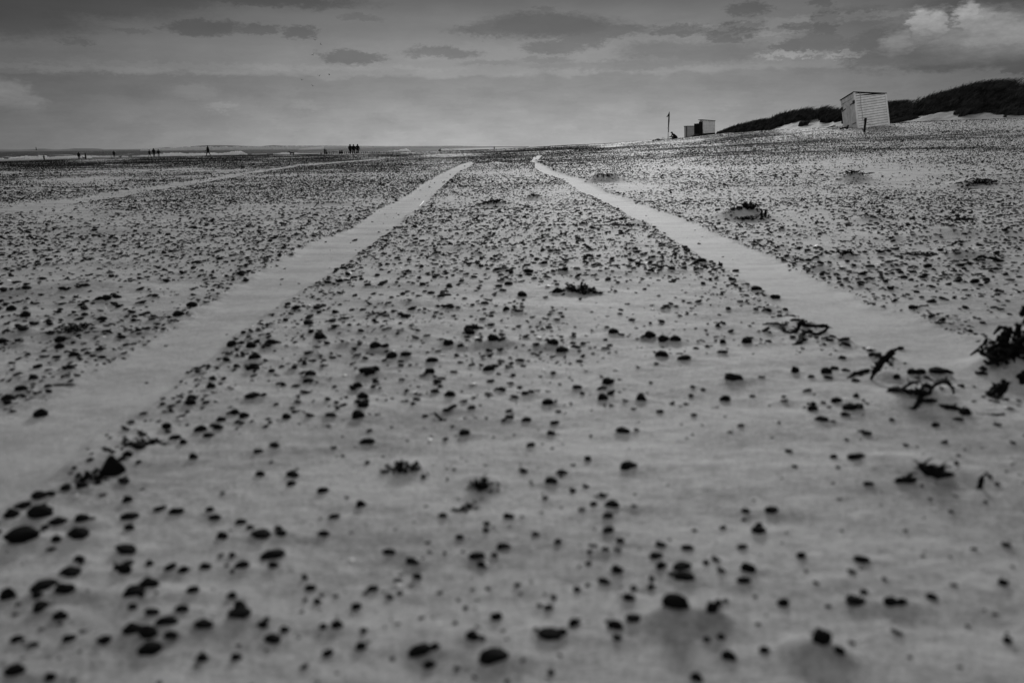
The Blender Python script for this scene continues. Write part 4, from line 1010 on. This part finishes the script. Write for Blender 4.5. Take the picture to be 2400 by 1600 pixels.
# ------------------------------------------------------------------ groyne
def post_mesh(seed):
    m = MB(); m.tube([(0, 0, -.6), (0, 0, .5), (.01, 0, 1.0)], [.55, .52, .46], 8, 1.0, .08, random.Random(seed)); o = m.build('groyne_post', M_tar); return o
a = at(767, 361.0, 205.0); b = at(972, 358.6, 300.0)
protos = [post_mesh(i) for i in range(4)]
used = [False] * 4
rgp = random.Random(3)
NPOST = 50
SIDES = {}
for i in range(NPOST):
    # even in photo spacing while the row runs away: equal steps in px at growing depth
    f = i / (NPOST - 1)
    px = 767 + (972 - 767) * (f * 1.12 - .12 * f * f); D = 205 + 95 * f
    py = np.interp(px, [767, 860, 972], [360.2, 359.4, 357.4]); P = at(px, py, D); k = D / FPX
    hp = 4.2 * rgp.uniform(.75, 1.1) * (1 - .45 * f)
    s_ = i % 4
    o = protos[s_] if not used[s_] else protos[s_].copy()
    if used[s_]: COL.objects.link(o)
    used[s_] = True
    o.location = P; o.scale = (2.3 * k, 2.3 * k, hp * k); o.rotation_euler = (rgp.uniform(-.04, .04), rgp.uniform(-.04, .04), rgp.uniform(0, 6))
    tag(o, 'short black groyne post in the even row running into the surf', 'post', 'short posts of the groyne')
for (px, top_, lab) in [(761.0, 350.4, 'tall groyne post at the seaward end of the row'), (764.6, 351, 'tall groyne post second from the seaward end of the row'), (797.0, 352.8, 'taller groyne post beside the trio, seaward of its twin'), (801.8, 352.2, 'taller groyne post standing nearest the trio of people')]:
    D = 203 if px < 780 else 215; P = at(px, 360.4, D); k = D / FPX
    o = protos[0].copy(); COL.objects.link(o); o.location = P; o.scale = (2.9 * k, 2.9 * k, (360.4 - top_) * k); o.rotation_euler = (0, 0, px)
    tag(o, lab, 'post', 'tall posts of the groyne')

# ------------------------------------------------------------------ birds
def bird(px, py, D, wpx, roll, yaw, label, lift=.25):
    k = D / FPX; p = at(px, py, D); root = empty('bird', p, label, 'bird', 'birds flying over the sea')
    s = wpx * k / 1.0; root.scale = (s, s, s); root.rotation_euler = (0, roll, yaw)
    m = MB(); m.tube([(0, -.24, 0), (0, -.16, .02), (0, 0, .0), (0, .16, 0), (0, .30, .0)], [.02, .08, .11, .08, .03], 8, .9); m.build('body', M_black, root, True)
    for sg in (-1, 1):
        m = MB(); x1, x2 = .26 * sg, .5 * sg; t_ = .05
        m.prism([(0.03 * sg, -.14, 0), (0.03 * sg, .12, 0), (x1, .06, lift), (x1, -.13, lift), (0.03 * sg, -.14, t_ + .03), (0.03 * sg, .12, t_ + .03), (x1, .06, lift + t_), (x1, -.13, lift + t_)])
        m.prism([(x1, -.13, lift), (x1, .06, lift), (x2, .12, lift * .8), (x2, .07, lift * .8), (x1, -.13, lift + t_), (x1, .06, lift + t_), (x2, .12, lift * .8 + .008), (x2, .07, lift * .8 + .008)])
        m.build('wing', M_black, root)
    return root
for (px, py, w, ro, ya, lab) in [(738.5, 94.5, 5.5, 0, .3, 'uppermost bird of the scattered flock'), (751, 104, 6.5, 1.1, .2, 'steeply banking bird just below the uppermost one'), (733.6, 129.4, 6.0, -.5, .4, 'bird flying alone midway between the upper pair and the lower group'),
                                 (771.6, 175.8, 5.0, .3, 1.2, 'bird farthest toward the dunes in the lower group'), (747.9, 178.5, 6.5, 0, .0, 'level gliding bird in the middle of the lower group'), (707.5, 187.9, 5.2, .05, .5, 'bird farthest toward the open sea'), (732.2, 202, 5.6, .5, .3, 'lowest bird of the flock')]:
    bird(px, py, 240, w * 1.25, ro, ya, lab)

# ------------------------------------------------------------------ seaweed, driftwood and roots in the foreground
def path3(pts, lift=0.0):
    """pts: (px, py, height above ground in px) -> world points; the piece stands where its foot stands"""
    out = []
    for p in pts:
        g = hit(p[0], p[1] + p[2]); s = np.linalg.norm(g - CAM) / FPX
        out.append(g + np.array([0, 0, (p[2] + lift) * s]))
    return out
def branch(name, segs, label, cat, mat, group=None, seed=0, n=8, flat=.8):
    """segs: list of (points, radii px)"""
    rg = random.Random(seed); allp = [path3(s[0]) for s in segs]; o0 = Vector(allp[0][0]); m = MB()
    for (pts, rad_), W_ in zip(segs, allp):
        # resample with a smooth curve and knobbly radii
        P = [Vector(p) for p in W_]; rr = list(rad_) if hasattr(rad_, '__len__') else [rad_] * len(P)
        Q = []; RR = []
        for i in range(len(P) - 1):
            p0 = P[max(i - 1, 0)]; p1 = P[i]; p2 = P[i + 1]; p3 = P[min(i + 2, len(P) - 1)]
            for j in range(5):
                t = j / 5; t2 = t * t; t3 = t2 * t
                Q.append(.5 * ((2 * p1) + (p2 - p0) * t + (2 * p0 - 5 * p1 + 4 * p2 - p3) * t2 + (3 * p1 - p0 - 3 * p2 + p3) * t3)); RR.append(rr[i] * (1 - t) + rr[i + 1] * t)
        Q.append(P[-1]); RR.append(rr[-1])
        s = (P[0] - Vector(CAM)).length / FPX
        for h_ in range(len(Q) // 3):      # frayed fibres and side stubs
            i_ = rg.randrange(1, len(Q) - 1); L_ = RR[i_] * s * rg.uniform(1.2, 3.2); a_ = rg.uniform(0, 6.28)
            d_ = Vector((math.cos(a_), math.sin(a_) * .5, rg.uniform(-.1, .9))) * L_; q0 = Q[i_] - o0
            m.tube([q0, q0 + d_ * .6 + Vector((0, 0, L_ * .15)), q0 + d_], [RR[i_] * s * .45, RR[i_] * s * .28, RR[i_] * s * .10], 5, .8)
        m.tube([q_ - o0 for q_ in Q], [r_ * s * .88 * rg.uniform(.78, 1.22) for r_ in RR], n, flat, .20, rg)
    o = m.build(name, mat, None, True); o.location = o0; return tag(o, label, cat, group)
branch('seaweed', [([(1795, 757, 4), (1818, 759, 6), (1832, 762, 8), (1836, 772, 6), (1846, 779, 3), (1862, 779, 4), (1870, 768, 12), (1876, 757, 20), (1888, 762, 16), (1912, 764, 12), (1936, 765, 12), (1937, 771, 9), (1927, 781, 2)], [2.2, 3.5, 5, 4, 3.6, 4.5, 5, 5, 4.4, 4, 4.4, 4.2, 4]),
                        ([(1927, 781, 2), (1915, 783, 4), (1898, 780, 8), (1886, 779, 12), (1879, 786, 10), (1876, 798, 4), (1868, 806, 2), (1858, 810, 0)], [4, 4.2, 3.8, 5.5, 4.4, 6, 5, 4]),
                        ([(1866, 806, 2), (1874, 802, 4), (1880, 794, 6)], [4, 7, 5])], 'looped dark seaweed stem arching off the sand at the rut edge', 'seaweed', M_weed, seed=1)
branch('driftwood', [([(2040, 893, 0), (2044, 880, 10), (2052, 866, 24), (2063, 850, 38), (2076, 838, 52), (2083, 830, 62), (2087, 826, 66)], [2.5, 5, 9, 11, 10, 9, 5]),
                     ([(2076, 850, 40), (2084, 856, 34)], [4, 2]), ([(2078, 834, 56), (2082, 824, 68)], [5, 3.5]), ([(2056, 858, 30), (2048, 858, 32)], [4, 2])], 'dark broken stick standing up out of the sand by the rut', 'driftwood', M_wood, seed=2)
branch('driftwood', [([(1986, 888, 0), (1998, 880, 3), (2015, 873, 5), (2035, 868, 6)], [3, 6, 6.5, 5.5])], 'short dark stick lying just seaward of the standing stick', 'driftwood', M_wood, seed=3)
branch('driftwood', [([(1976, 870, 1), (1984, 871, 2), (1993, 873, 2)], [3.5, 5, 3])], 'small dark chip of wood above the short lying stick', 'driftwood', M_wood, seed=4)
branch('seaweed', [([(2080, 918, 2), (2092, 911, 6), (2108, 913, 8), (2130, 918, 10), (2155, 920, 10), (2178, 922, 6)], [5, 7.5, 6, 9, 10, 5]),
                   ([(2112, 912, 10), (2128, 902, 14), (2140, 897, 14), (2150, 902, 10)], [4, 5, 5, 3]),
                   ([(2176, 922, 6), (2183, 910, 16), (2194, 900, 24), (2212, 896, 26), (2228, 908, 16), (2234, 922, 6)], [6, 4.5, 6, 8, 4.5, 4]),
                   ([(2160, 926, 6), (2152, 942, 6), (2145, 955, 2), (2138, 962, 0)], [6, 6, 5.5, 6.5]),
                   ([(2156, 940, 6), (2176, 938, 8), (2192, 940, 4)], [4.5, 6.5, 4])], 'long many-armed dark seaweed sprawled across the mound', 'seaweed', M_weed, seed=5, flat=.75)
branch('seaweed', [([(2200, 950, 2), (2215, 952, 5), (2235, 956, 5), (2262, 962, 1)], [3, 7, 7, 3])], 'dark blade of weed between the sprawling seaweed and the straight stick', 'seaweed', M_weed, seed=6)
branch('driftwood', [([(2272, 970, 1), (2300, 972, 2), (2330, 973, 2), (2353, 971, 1)], [3, 4.6, 5, 3.6])], 'straight dark stick lying at the right on smooth sand', 'driftwood', M_wood, seed=7)
branch('seaweed', [([(2315, 930, 0), (2330, 918, 8), (2344, 905, 22), (2348, 893, 32)], [5, 8, 7, 4]), ([(2322, 915, 8), (2332, 905, 18)], [6, 7]), ([(2340, 930, 2), (2352, 912, 16), (2360, 898, 30)], [7, 7, 4]), ([(2312, 925, 2), (2340, 936, 2)], [4, 5]), ([(2325, 945, 0), (2318, 938, 2)], [5, 4])], 'spiky black seaweed clump on the sand above the straight stick', 'seaweed', M_weed, seed=8)
branch('seaweed', [([(2384, 880, 0), (2396, 884, 6), (2412, 876, 14), (2430, 870, 22)], [5, 11, 12, 9]), ([(2398, 890, 2), (2394, 902, 0)], [8, 4])], 'black knob of weed cut by the right edge of the frame', 'seaweed', M_weed, seed=9)
branch('driftwood', [([(2296, 1146, 0), (2297, 1132, 12), (2299, 1118, 26)], [6, 7.5, 6])], 'small upright black stub in the smooth sand, lower right', 'driftwood', M_wood, seed=10)
branch('seaweed', [([(2098, 1132, 0), (2110, 1124, 6), (2128, 1124, 8), (2146, 1122, 8)], [6, 10, 10, 7]), ([(2150, 1088, 34), (2160, 1098, 26), (2172, 1104, 24), (2190, 1104, 24), (2200, 1098, 30)], [6, 11, 15, 13, 6]), ([(2170, 1092, 36), (2176, 1112, 14)], [7, 12]), ([(2196, 1116, 12), (2215, 1112, 12), (2232, 1112, 10)], [7, 9, 5]), ([(2205, 1098, 28), (2190, 1118, 8)], [7, 9])], 'black ragged weed clump topping the blurred mound, lower right', 'seaweed', M_weed, seed=11)
# weed hanging over the mound at the right edge
branch('seaweed', [([(2326, 830, 0), (2338, 815, 14), (2350, 800, 30), (2358, 782, 46), (2354, 776, 52)], [4, 8, 11, 9, 6]), ([(2345, 790, 40), (2342, 786, 44)], [7, 5]), ([(2362, 830, 6), (2378, 812, 26), (2396, 796, 46)], [8, 8, 6]), ([(2322, 832, 0), (2335, 838, 0)], [4, 5])], 'black weed fronds hanging on the seaward face of the big mound', 'seaweed', M_weed, seed=12)
branch('seaweed', [([(2380, 750, 70), (2392, 742, 80), (2404, 732, 92), (2425, 728, 100)], [7, 11, 12, 10]), ([(2390, 762, 66), (2410, 770, 64)], [9, 12]), ([(2370, 768, 60), (2384, 776, 54)], [5, 7])], 'black weed crest on top of the big mound at the frame edge', 'seaweed', M_weed, seed=13)
branch('driftwood', [([(2302, 812, 0), (2308, 804, 6), (2310, 796, 12)], [3.5, 5, 4])], 'small dark twig sticking up just seaward of the big mound', 'driftwood', M_wood, seed=14)
branch('seaweed', [([(2270, 614, 0), (2285, 608, 8), (2298, 603, 14), (2314, 606, 10), (2330, 608, 8), (2345, 614, 2)], [2.5, 3.5, 4, 3, 5, 5]), ([(2338, 610, 4), (2350, 613, 0)], [5, 4])], 'arched dark stem bridging the sand near the right edge', 'seaweed', M_weed, seed=15)
branch('seaweed', [([(1618, 624, 0), (1628, 616, 4), (1640, 610, 8), (1648, 608, 6)], [4, 6, 6, 3])], 'dark curled weed scrap on the edge of the right rut', 'seaweed', M_weed, seed=16)
branch('seaweed', [([(1684, 622, 2), (1689, 620, 8), (1690, 628, 0)], [3, 5, 3])], 'tiny dark knob of weed perched on the rut edge', 'seaweed', M_weed, seed=17)
branch('driftwood', [([(1018, 966, 12), (1026, 974, 8), (1036, 984, 2), (1046, 986, 0)], [3, 4, 4, 5])], 'thin bent dark twig in the middle of the sand', 'driftwood', M_wood, seed=18)
branch('seaweed', [([(345, 746, 0), (358, 742, 3), (372, 746, 0)], [3, 5, 3])], 'flat dark weed strip on the seaward shingle', 'seaweed', M_weed, seed=19)
branch('driftwood', [([(736, 486, 1), (745, 477, 6), (748, 472, 10)], [1.2, 1.4, 1.2])], 'small dark twig near the seaward rut', 'driftwood', M_wood, seed=20)
branch('driftwood', [([(982, 484, 1), (988, 478, 3), (993, 472, 6)], [1.0, 1.2, 1.0])], 'pale thin reed on the edge of the seaward rut', 'driftwood', M_shell, seed=21)

def clump(px, py, wpx, hpx, label, seed, n=18, mat=None, name='seaweed', cat='seaweed', top=0.5):
    """tangle of short curled fronds and bladders on the sand"""
    rg = random.Random(seed); g = hit(px, py + hpx * .5); s = np.linalg.norm(g - CAM) / FPX; m = MB()
    for i in range(int(max(n, 12) * 2.2)):
        u = rg.gauss(0, .24); v = rg.uniform(-.5, .5)
        x = u * wpx * s; y = (v * .8 + .35) * wpx * s * .5
        z = hz(g[0] + x, g[1] + y) - g[2]
        env = hpx * s * top * max(.1, 1 - 2.2 * abs(u)) ** .6
        L = rg.uniform(.05, .15) * wpx * s; a = rg.uniform(0, math.pi * 2)
        r_ = rg.uniform(.018, .062) * min(wpx, hpx * 2.6) * s
        pts = []
        for j in range(4):
            a += rg.uniform(-.9, .9); x += math.cos(a) * L * .7; y += math.sin(a) * L * .5; zz = z + rg.uniform(-.1, 1.0) * env * (.4 if j in (0, 3) else 1)
            pts.append((x, y, zz))
        m.tube(pts, [r_ * .5, r_, r_ * rg.uniform(.6, 1.1), r_ * .3], 6, .7, .2, rg)
    o = m.build(name, mat or M_weed, None, True); o.location = g; return tag(o, label, cat)
clump(1355, 676, 84, 24, 'dark fuzzy weed tangle on a small mound between the ruts', 31, 40)
clump(1418, 411, 78, 9, 'dark weed lining the crest of the mound at the right rut bend', 32, 34, top=.3)
clump(1758, 484, 50, 22, 'dark weed cap on the overhanging sand mound', 33, 26)
clump(1752, 511, 46, 12, 'dark strand under the overhanging sand mound', 34, 22)
clump(1792, 500, 24, 26, 'dark frayed weed on the landward flank of the overhanging mound', 71, 20, top=.8)
clump(2400, 800, 130, 95, 'dark weed mass added as shade on the big mound at the frame edge', 73, 46, top=.30)  # some fronds belong here; the dense mass stands in for shade
clump(1722, 494, 34, 12, 'dark weed sloping off the seaward flank of the overhanging mound', 72, 16)
clump(2005, 403, 46, 12, 'dark weed topping the mound midway to the leaning hut', 35, 22)
clump(2300, 428, 70, 14, 'dark weed spread over the broad mound at the right', 36, 30)
clump(2060, 492, 18, 14, 'small dark upright tuft of weed right of the overhanging mound', 37, 10)
clump(1158, 470, 60, 14, 'windswept dark weed on the hollowed mound between the ruts', 38, 24)
clump(1248, 456, 34, 12, 'small dark knot of weed beyond the hollow between the ruts', 39, 14)
clump(1268, 376, 18, 9, 'dark peaked weed clump beside the far bend of the right rut', 40, 14)
clump(1145, 380, 34, 6, 'dark weed patch in line with the end of the left rut', 41, 14)
clump(1170, 374, 26, 5, 'dark weed patch just landward of the left rut end', 42, 12)
clump(1194, 379, 18, 5, 'dark weed tuft midway between the far rut ends', 43, 10)
clump(1362, 382, 30, 7, 'dark weed heap in the shingle beyond the right rut', 44, 16)
clump(1113, 379, 12, 5, 'tiny dark weed knot at the far end of the left rut', 45, 8)
clump(945, 1092, 90, 34, 'dark blurred cluster of weed and stones left of the foreground centre', 46, 18)
clump(1128, 1128, 56, 52, 'ragged dark tuft in the foreground centre', 47, 26)
clump(165, 772, 80, 20, 'dark ring-shaped weed clump on the seaward sand', 48, 26)
clump(885, 735, 60, 14, 'dark weed strand on the ridge between the ruts', 49, 16)
clump(800, 738, 46, 8, 'flat dark weed streak nearer the seaward rut', 50, 12)
clump(2265, 512, 60, 12, 'dark weed line on the shingle toward the right edge', 51, 20)
clump(2165, 596, 110, 12, 'long dark weed line in the shingle right of the rut', 52, 30)
clump(1990, 595, 44, 16, 'dark curled weed beside the right rut', 53, 14)
clump(1905, 628, 26, 14, 'dark weed tuft on the landward rim of the right rut', 54, 10)
clump(1478, 525, 44, 14, 'dark weed clump on the inner edge of the right rut', 55, 20)
clump(1440, 520, 22, 12, 'small dark knob of weed next to the inner rut edge', 56, 10)
clump(2040, 508, 50, 8, 'dark weed on the low swell right of the overhanging mound', 57, 14)
clump(400, 588, 0.1 + 60, 6, 'dark wavy weed line far over on the seaward sand', 58, 16)
clump(118, 587, 62, 7, 'dark weed strand near the left edge', 59, 18)
clump(480, 510, 30, 7, 'dark weed tuft by the older track', 60, 10)
clump(1090, 1185, 60, 26, 'blurred dark weed scraps nearest the foreground centre', 62, 12, top=.35)
clump(760, 1000, 50, 6, 'thin blurred weed streak left of the foreground centre', 63, 7, top=.3)
clump(330, 1035, 80, 30, 'scatter of dark weed along the rim of the left rut', 64, 24, top=.3)
clump(460, 860, 0.1 + 50, 16, 'dark weed scraps above the left rut rim', 65, 14, top=.3)

# ------------------------------------------------------------------ stones
def stone_mesh(seed, sub, tri=False):
    bm = bmesh.new(); bmesh.ops.create_icosphere(bm, subdivisions=sub, radius=.5)
    rg = random.Random(seed); off = Vector((rg.uniform(0, 99), rg.uniform(0, 99), rg.uniform(0, 99)))
    amp = .20 if sub > 1 else .22
    for v in bm.verts:
        n = v.co.normalized(); d = 1 + amp * mnoise.noise(n * 1.3 + off) * 1.6 + .07 * mnoise.noise(n * 4 + off)
        v.co = v.co * d
        if v.co.z < -.12: v.co.z = -.12 + (v.co.z + .12) * .35
        if tri: v.co.x *= 1.0 - .75 * max(0, v.co.z + .1); v.co.y *= 1.0 - .6 * max(0, v.co.z + .1)
    bm.normal_update()
    me = bpy.data.meshes.new('stone'); bm.to_mesh(me); bm.free()
    me.polygons.foreach_set('use_smooth', [True] * len(me.polygons)); me.update()
    return me
HI = [stone_mesh(i, 3) for i in range(8)]; TRI = stone_mesh(77, 3, True)
for me_ in HI + [TRI]: me_.materials.append(M_stone)
def arr(me):
    v = np.empty(len(me.vertices) * 3, np.float32); me.vertices.foreach_get('co', v)
    f = np.array([list(p.vertices) for p in me.polygons]); return v.reshape(-1, 3), f
shl = bpy.data.meshes.new('shell_shape')

ind = []
used_near = np.zeros(len(PX), bool)
# screen size of the scattered stones, to make the largest ones individuals too
rel = np.stack([PX, PY, np.zeros_like(PX) - CAMZ], -1)
zc = rel @ fwd; sx_ = W0 / 2 + FPX * (rel @ right) / zc; sy_ = H0 / 2 - FPX * (rel @ up) / zc
vis = (zc > .3) & (sx_ > 5) & (sx_ < W0 - 5) & (sy_ > 300) & (sy_ < H0 - 5)
size = np.where(vis, PW / zc, 0)
order = np.argsort(-size)[:max(0, 292 - len(STONES))]
used_near[order] = True
for i in order:
    STONES.append(dict(x=PX[i], y=PY[i], w=PW[i], d=PW[i] * .8, h=PW[i] * .55, px=sx_[i], py=sy_[i], wp=PW[i] / zc[i] * FPX, hp=PW[i] / zc[i] * FPX * .5))
# landmarks used to tell stones apart
ANCH = [('the tall triangular stone', 255, 1100), ('the big domed stone at the bottom', 1585, 1435), ('the bottom-most oval stone', 1155, 1554), ('the round stone on the lower right mound', 1928, 1508), ('the stacked pair of stones', 1602, 1350), ('the ragged central tuft', 1128, 1128),
        ('the lone oval stone right of centre', 1474, 1099), ('the blurred weed clump on the right mound', 2170, 1110), ('the upright black stub', 2297, 1130), ('the sprawling seaweed', 2150, 930), ('the looped seaweed stem', 1870, 780), ('the fuzzy weed tangle', 1355, 676), ('the ring-shaped weed clump', 165, 772),
        ('the largest stone by the left edge', 45, 1276), ('the bent twig', 1036, 984), ('the trio of stacked stones, lower left', 343, 1530), ('the weed and stone cluster', 945, 1092), ('the small peaked stone', 1780, 1245), ('the bend of the left rut', 500, 860)]
ORD = ['nearest', 'second', 'third', 'fourth', 'fifth', 'sixth', 'seventh', 'eighth', 'ninth', 'tenth', 'eleventh', 'twelfth', 'thirteenth', 'fourteenth', 'fifteenth', 'sixteenth', 'seventeenth', 'eighteenth', 'nineteenth', 'twentieth'] + ['far'] * 80
cells = {}
for s in STONES:
    a = min(ANCH, key=lambda A: math.hypot(A[1] - s['px'], (A[2] - s['py']) * 1.4)); dx = s['px'] - a[1]; dy = s['py'] - a[2]
    dd = math.hypot(dx, dy)
    if dd < 14: s['own'] = a[0]
    di = ('to the right of' if dx > 0 else 'to the left of') if abs(dx) > abs(dy) * 1.2 else ('in front of' if dy > 0 else 'behind')
    s['cell'] = (a[0], di); s['dd'] = dd; cells.setdefault(s['cell'], []).append(s)
for c, L in cells.items():
    L.sort(key=lambda s: s['dd'])
    for i, s in enumerate(L):
        shape = 'flat' if s['hp'] < .45 * s['wp'] else 'round' if s['hp'] > .68 * s['wp'] else 'oval'
        s['label'] = f"{shape} black stone, {ORD[i]} one {c[1]} {c[0]}"
        if ORD[i] == 'far': s['label'] = f"{shape} black stone, number {i + 1} {c[1]} {c[0]}"
        if len(s['label'].split()) > 16: s['label'] = s['label'].replace(' black stone', ' stone').replace('the blurred weed', 'the weed').replace('the big domed', 'the domed').replace('the round stone on', 'the stone on').replace('trio of stacked', 'stacked')
own = {'the big domed stone at the bottom': 'big black domed stone half sunk in the bottom mound', 'the bottom-most oval stone': 'large oval black stone at the bottom edge of the frame', 'the round stone on the lower right mound': 'round black stone crowning the blurred lower right mound',
       'the lone oval stone right of centre': 'lone oval black stone on bare sand right of centre', 'the largest stone by the left edge': 'largest oval black stone by the left edge', 'the small peaked stone': 'small peaked black stone on smooth sand'}
seen_own = set()
for i, s in enumerate(STONES):
    me = HI[i % 8]; big = s['wp'] > 30
    o = bpy.data.objects.new('stone', me); COL.objects.link(o)
    rz = rng.uniform(-.5, .5) + (math.pi if i % 2 else 0)
    z = float(gridz(s['x'], s['y']))
    o.location = (s['x'], s['y'], z + s['h'] * .02); o.rotation_euler = (rng.uniform(-.15, .15), rng.uniform(-.18, .18), rz)
    o.scale = (s['w'] * 1.06, s['d'] * 1.05, s['h'] * 1.55)
    lab = s['label']
    k_ = s.get('own')
    if k_ in own and k_ not in seen_own: lab = own[k_]; seen_own.add(k_)
    tag(o, lab, 'stone', 'dark stones strewn over the near sand')
# the tall triangular stone and its neighbour
g = hit(255, 1118); s = np.linalg.norm(g - CAM) / FPX
o = bpy.data.objects.new('stone', TRI); COL.objects.link(o); o.location = g + np.array([0, .012, 8 * s]); o.scale = (52 * s, 40 * s, 66 * s)
tag(o, 'tall triangular black stone on the rim of the left rut', 'stone')
clump(204, 1118, 60, 30, 'low jagged black weed lump against the tall triangular stone', 70, 18, top=.9)

def scatter(name, X, Y, Wd, bases, label, mat, kind='stuff', zfac=.62, tilt=.2):
    Vs = []; Fs = []; off = 0; n = len(X); Z = gridz(X, Y)
    var = rng.integers(0, len(bases), n)
    for b, (bv, bf) in enumerate(bases):
        k = np.where(var == b)[0]
        if not len(k): continue
        m = len(k); a = rng.uniform(-.7, .7, m) + np.where(rng.random(m) < .5, math.pi, 0); c, s_ = np.cos(a), np.sin(a)
        sx = Wd[k] * rng.uniform(.75, 1.35, m); sy = Wd[k] * rng.uniform(.6, 1.0, m); sz = Wd[k] * rng.uniform(.4, 1.0, m) * zfac * 1.05
        tl = rng.normal(0, tilt, m)
        x = bv[None, :, 0] * sx[:, None]; y = bv[None, :, 1] * sy[:, None]; z = bv[None, :, 2] * sz[:, None]
        z = z + x * tl[:, None]
        xr = x * c[:, None] - y * s_[:, None]; yr = x * s_[:, None] + y * c[:, None]
        V_ = np.stack([xr + X[k][:, None], yr + Y[k][:, None], z + (Z[k] + sz * .12)[:, None]], -1).reshape(-1, 3)
        F = (bf[None] + (np.arange(m) * len(bv))[:, None, None]).reshape(-1, 3) + off
        Vs.append(V_); Fs.append(F); off += len(V_)
    o = link(name, fast_mesh(name, np.concatenate(Vs), np.concatenate(Fs)), mat)
    return tag(o, label, kind=kind)
B2 = [arr(stone_mesh(100 + i, 2)) for i in range(5)]
B1 = [arr(stone_mesh(120 + i, 1)) for i in range(6)]
def octa(seed):
    rg = random.Random(seed); v = np.array([(rg.uniform(.35, .55), rg.uniform(-.1, .1), rg.uniform(-.1, .1)), (-rg.uniform(.35, .55), rg.uniform(-.1, .1), 0), (0, .45, 0), (0, -.45, 0), (rg.uniform(-.2, .2), 0, rg.uniform(.35, .6)), (0, 0, -.2)])
    f = np.array([(0, 2, 4), (2, 1, 4), (1, 3, 4), (3, 0, 4), (2, 0, 5), (1, 2, 5), (3, 1, 5), (0, 3, 5)]); return v, f
B0 = [octa(i) for i in range(8)]
pr = np.hypot(PX, PY); rest = ~used_near
white = rest & (rng.random(len(PX)) < .07) & (pr < 16)
gy = rest & ~white & (rng.random(len(PX)) < .22) & (pr < 12)
dk = rest & ~white & ~gy
scatter('gravel', PX[gy], PY[gy], PW[gy], B1, 'scattered mid grey grit and flakes among the dark pebbles', M_stone2, zfac=.45)
n_ = dk & (pr < 3.2); scatter('shingle', PX[n_], PY[n_], PW[n_], B2, 'small dark pebbles sprinkled over the near sand', M_stone)
n_ = dk & (pr >= 3.2) & (pr < 11); scatter('shingle', PX[n_], PY[n_], PW[n_], B1, 'dark pebbles covering the middle of the beach', M_stone)
n_ = dk & (pr >= 11) & (rng.random(len(PX)) < .9); scatter('shingle', PX[n_], PY[n_], PW[n_], B0, 'far dark shingle and weed speckling the beach to the crest', M_stone, zfac=.7)
scatter('shell_fragments', PX[white], PY[white], PW[white] * .9, B1, 'tiny pale shell fragments among the pebbles', M_shell, zfac=.3)
# thin weed scraps, longer than wide, between the stones
xs_, ys_ = make_density(1.0, 26, 9); k_ = ~inrut(xs_, ys_, .01) & thin(xs_, ys_, .3, 77); xs_, ys_ = xs_[k_], ys_[k_]
ws_ = np.clip(np.exp(rng.normal(math.log(.016), .5, len(xs_))), .005, .045) * (1 + np.hypot(xs_, ys_) * .03); ws_ = np.minimum(ws_, .010 + .006 * np.hypot(xs_, ys_))
lb = [(v * np.array([2.2, .5, .8]), f) for v, f in B1]
scatter('weed_scraps', xs_, ys_, ws_, lb, 'thin dark scraps of dry weed among the shingle', M_weed, zfac=.45, tilt=.15)
for me in list(bpy.data.meshes):
    if me.users == 0: bpy.data.meshes.remove(me)
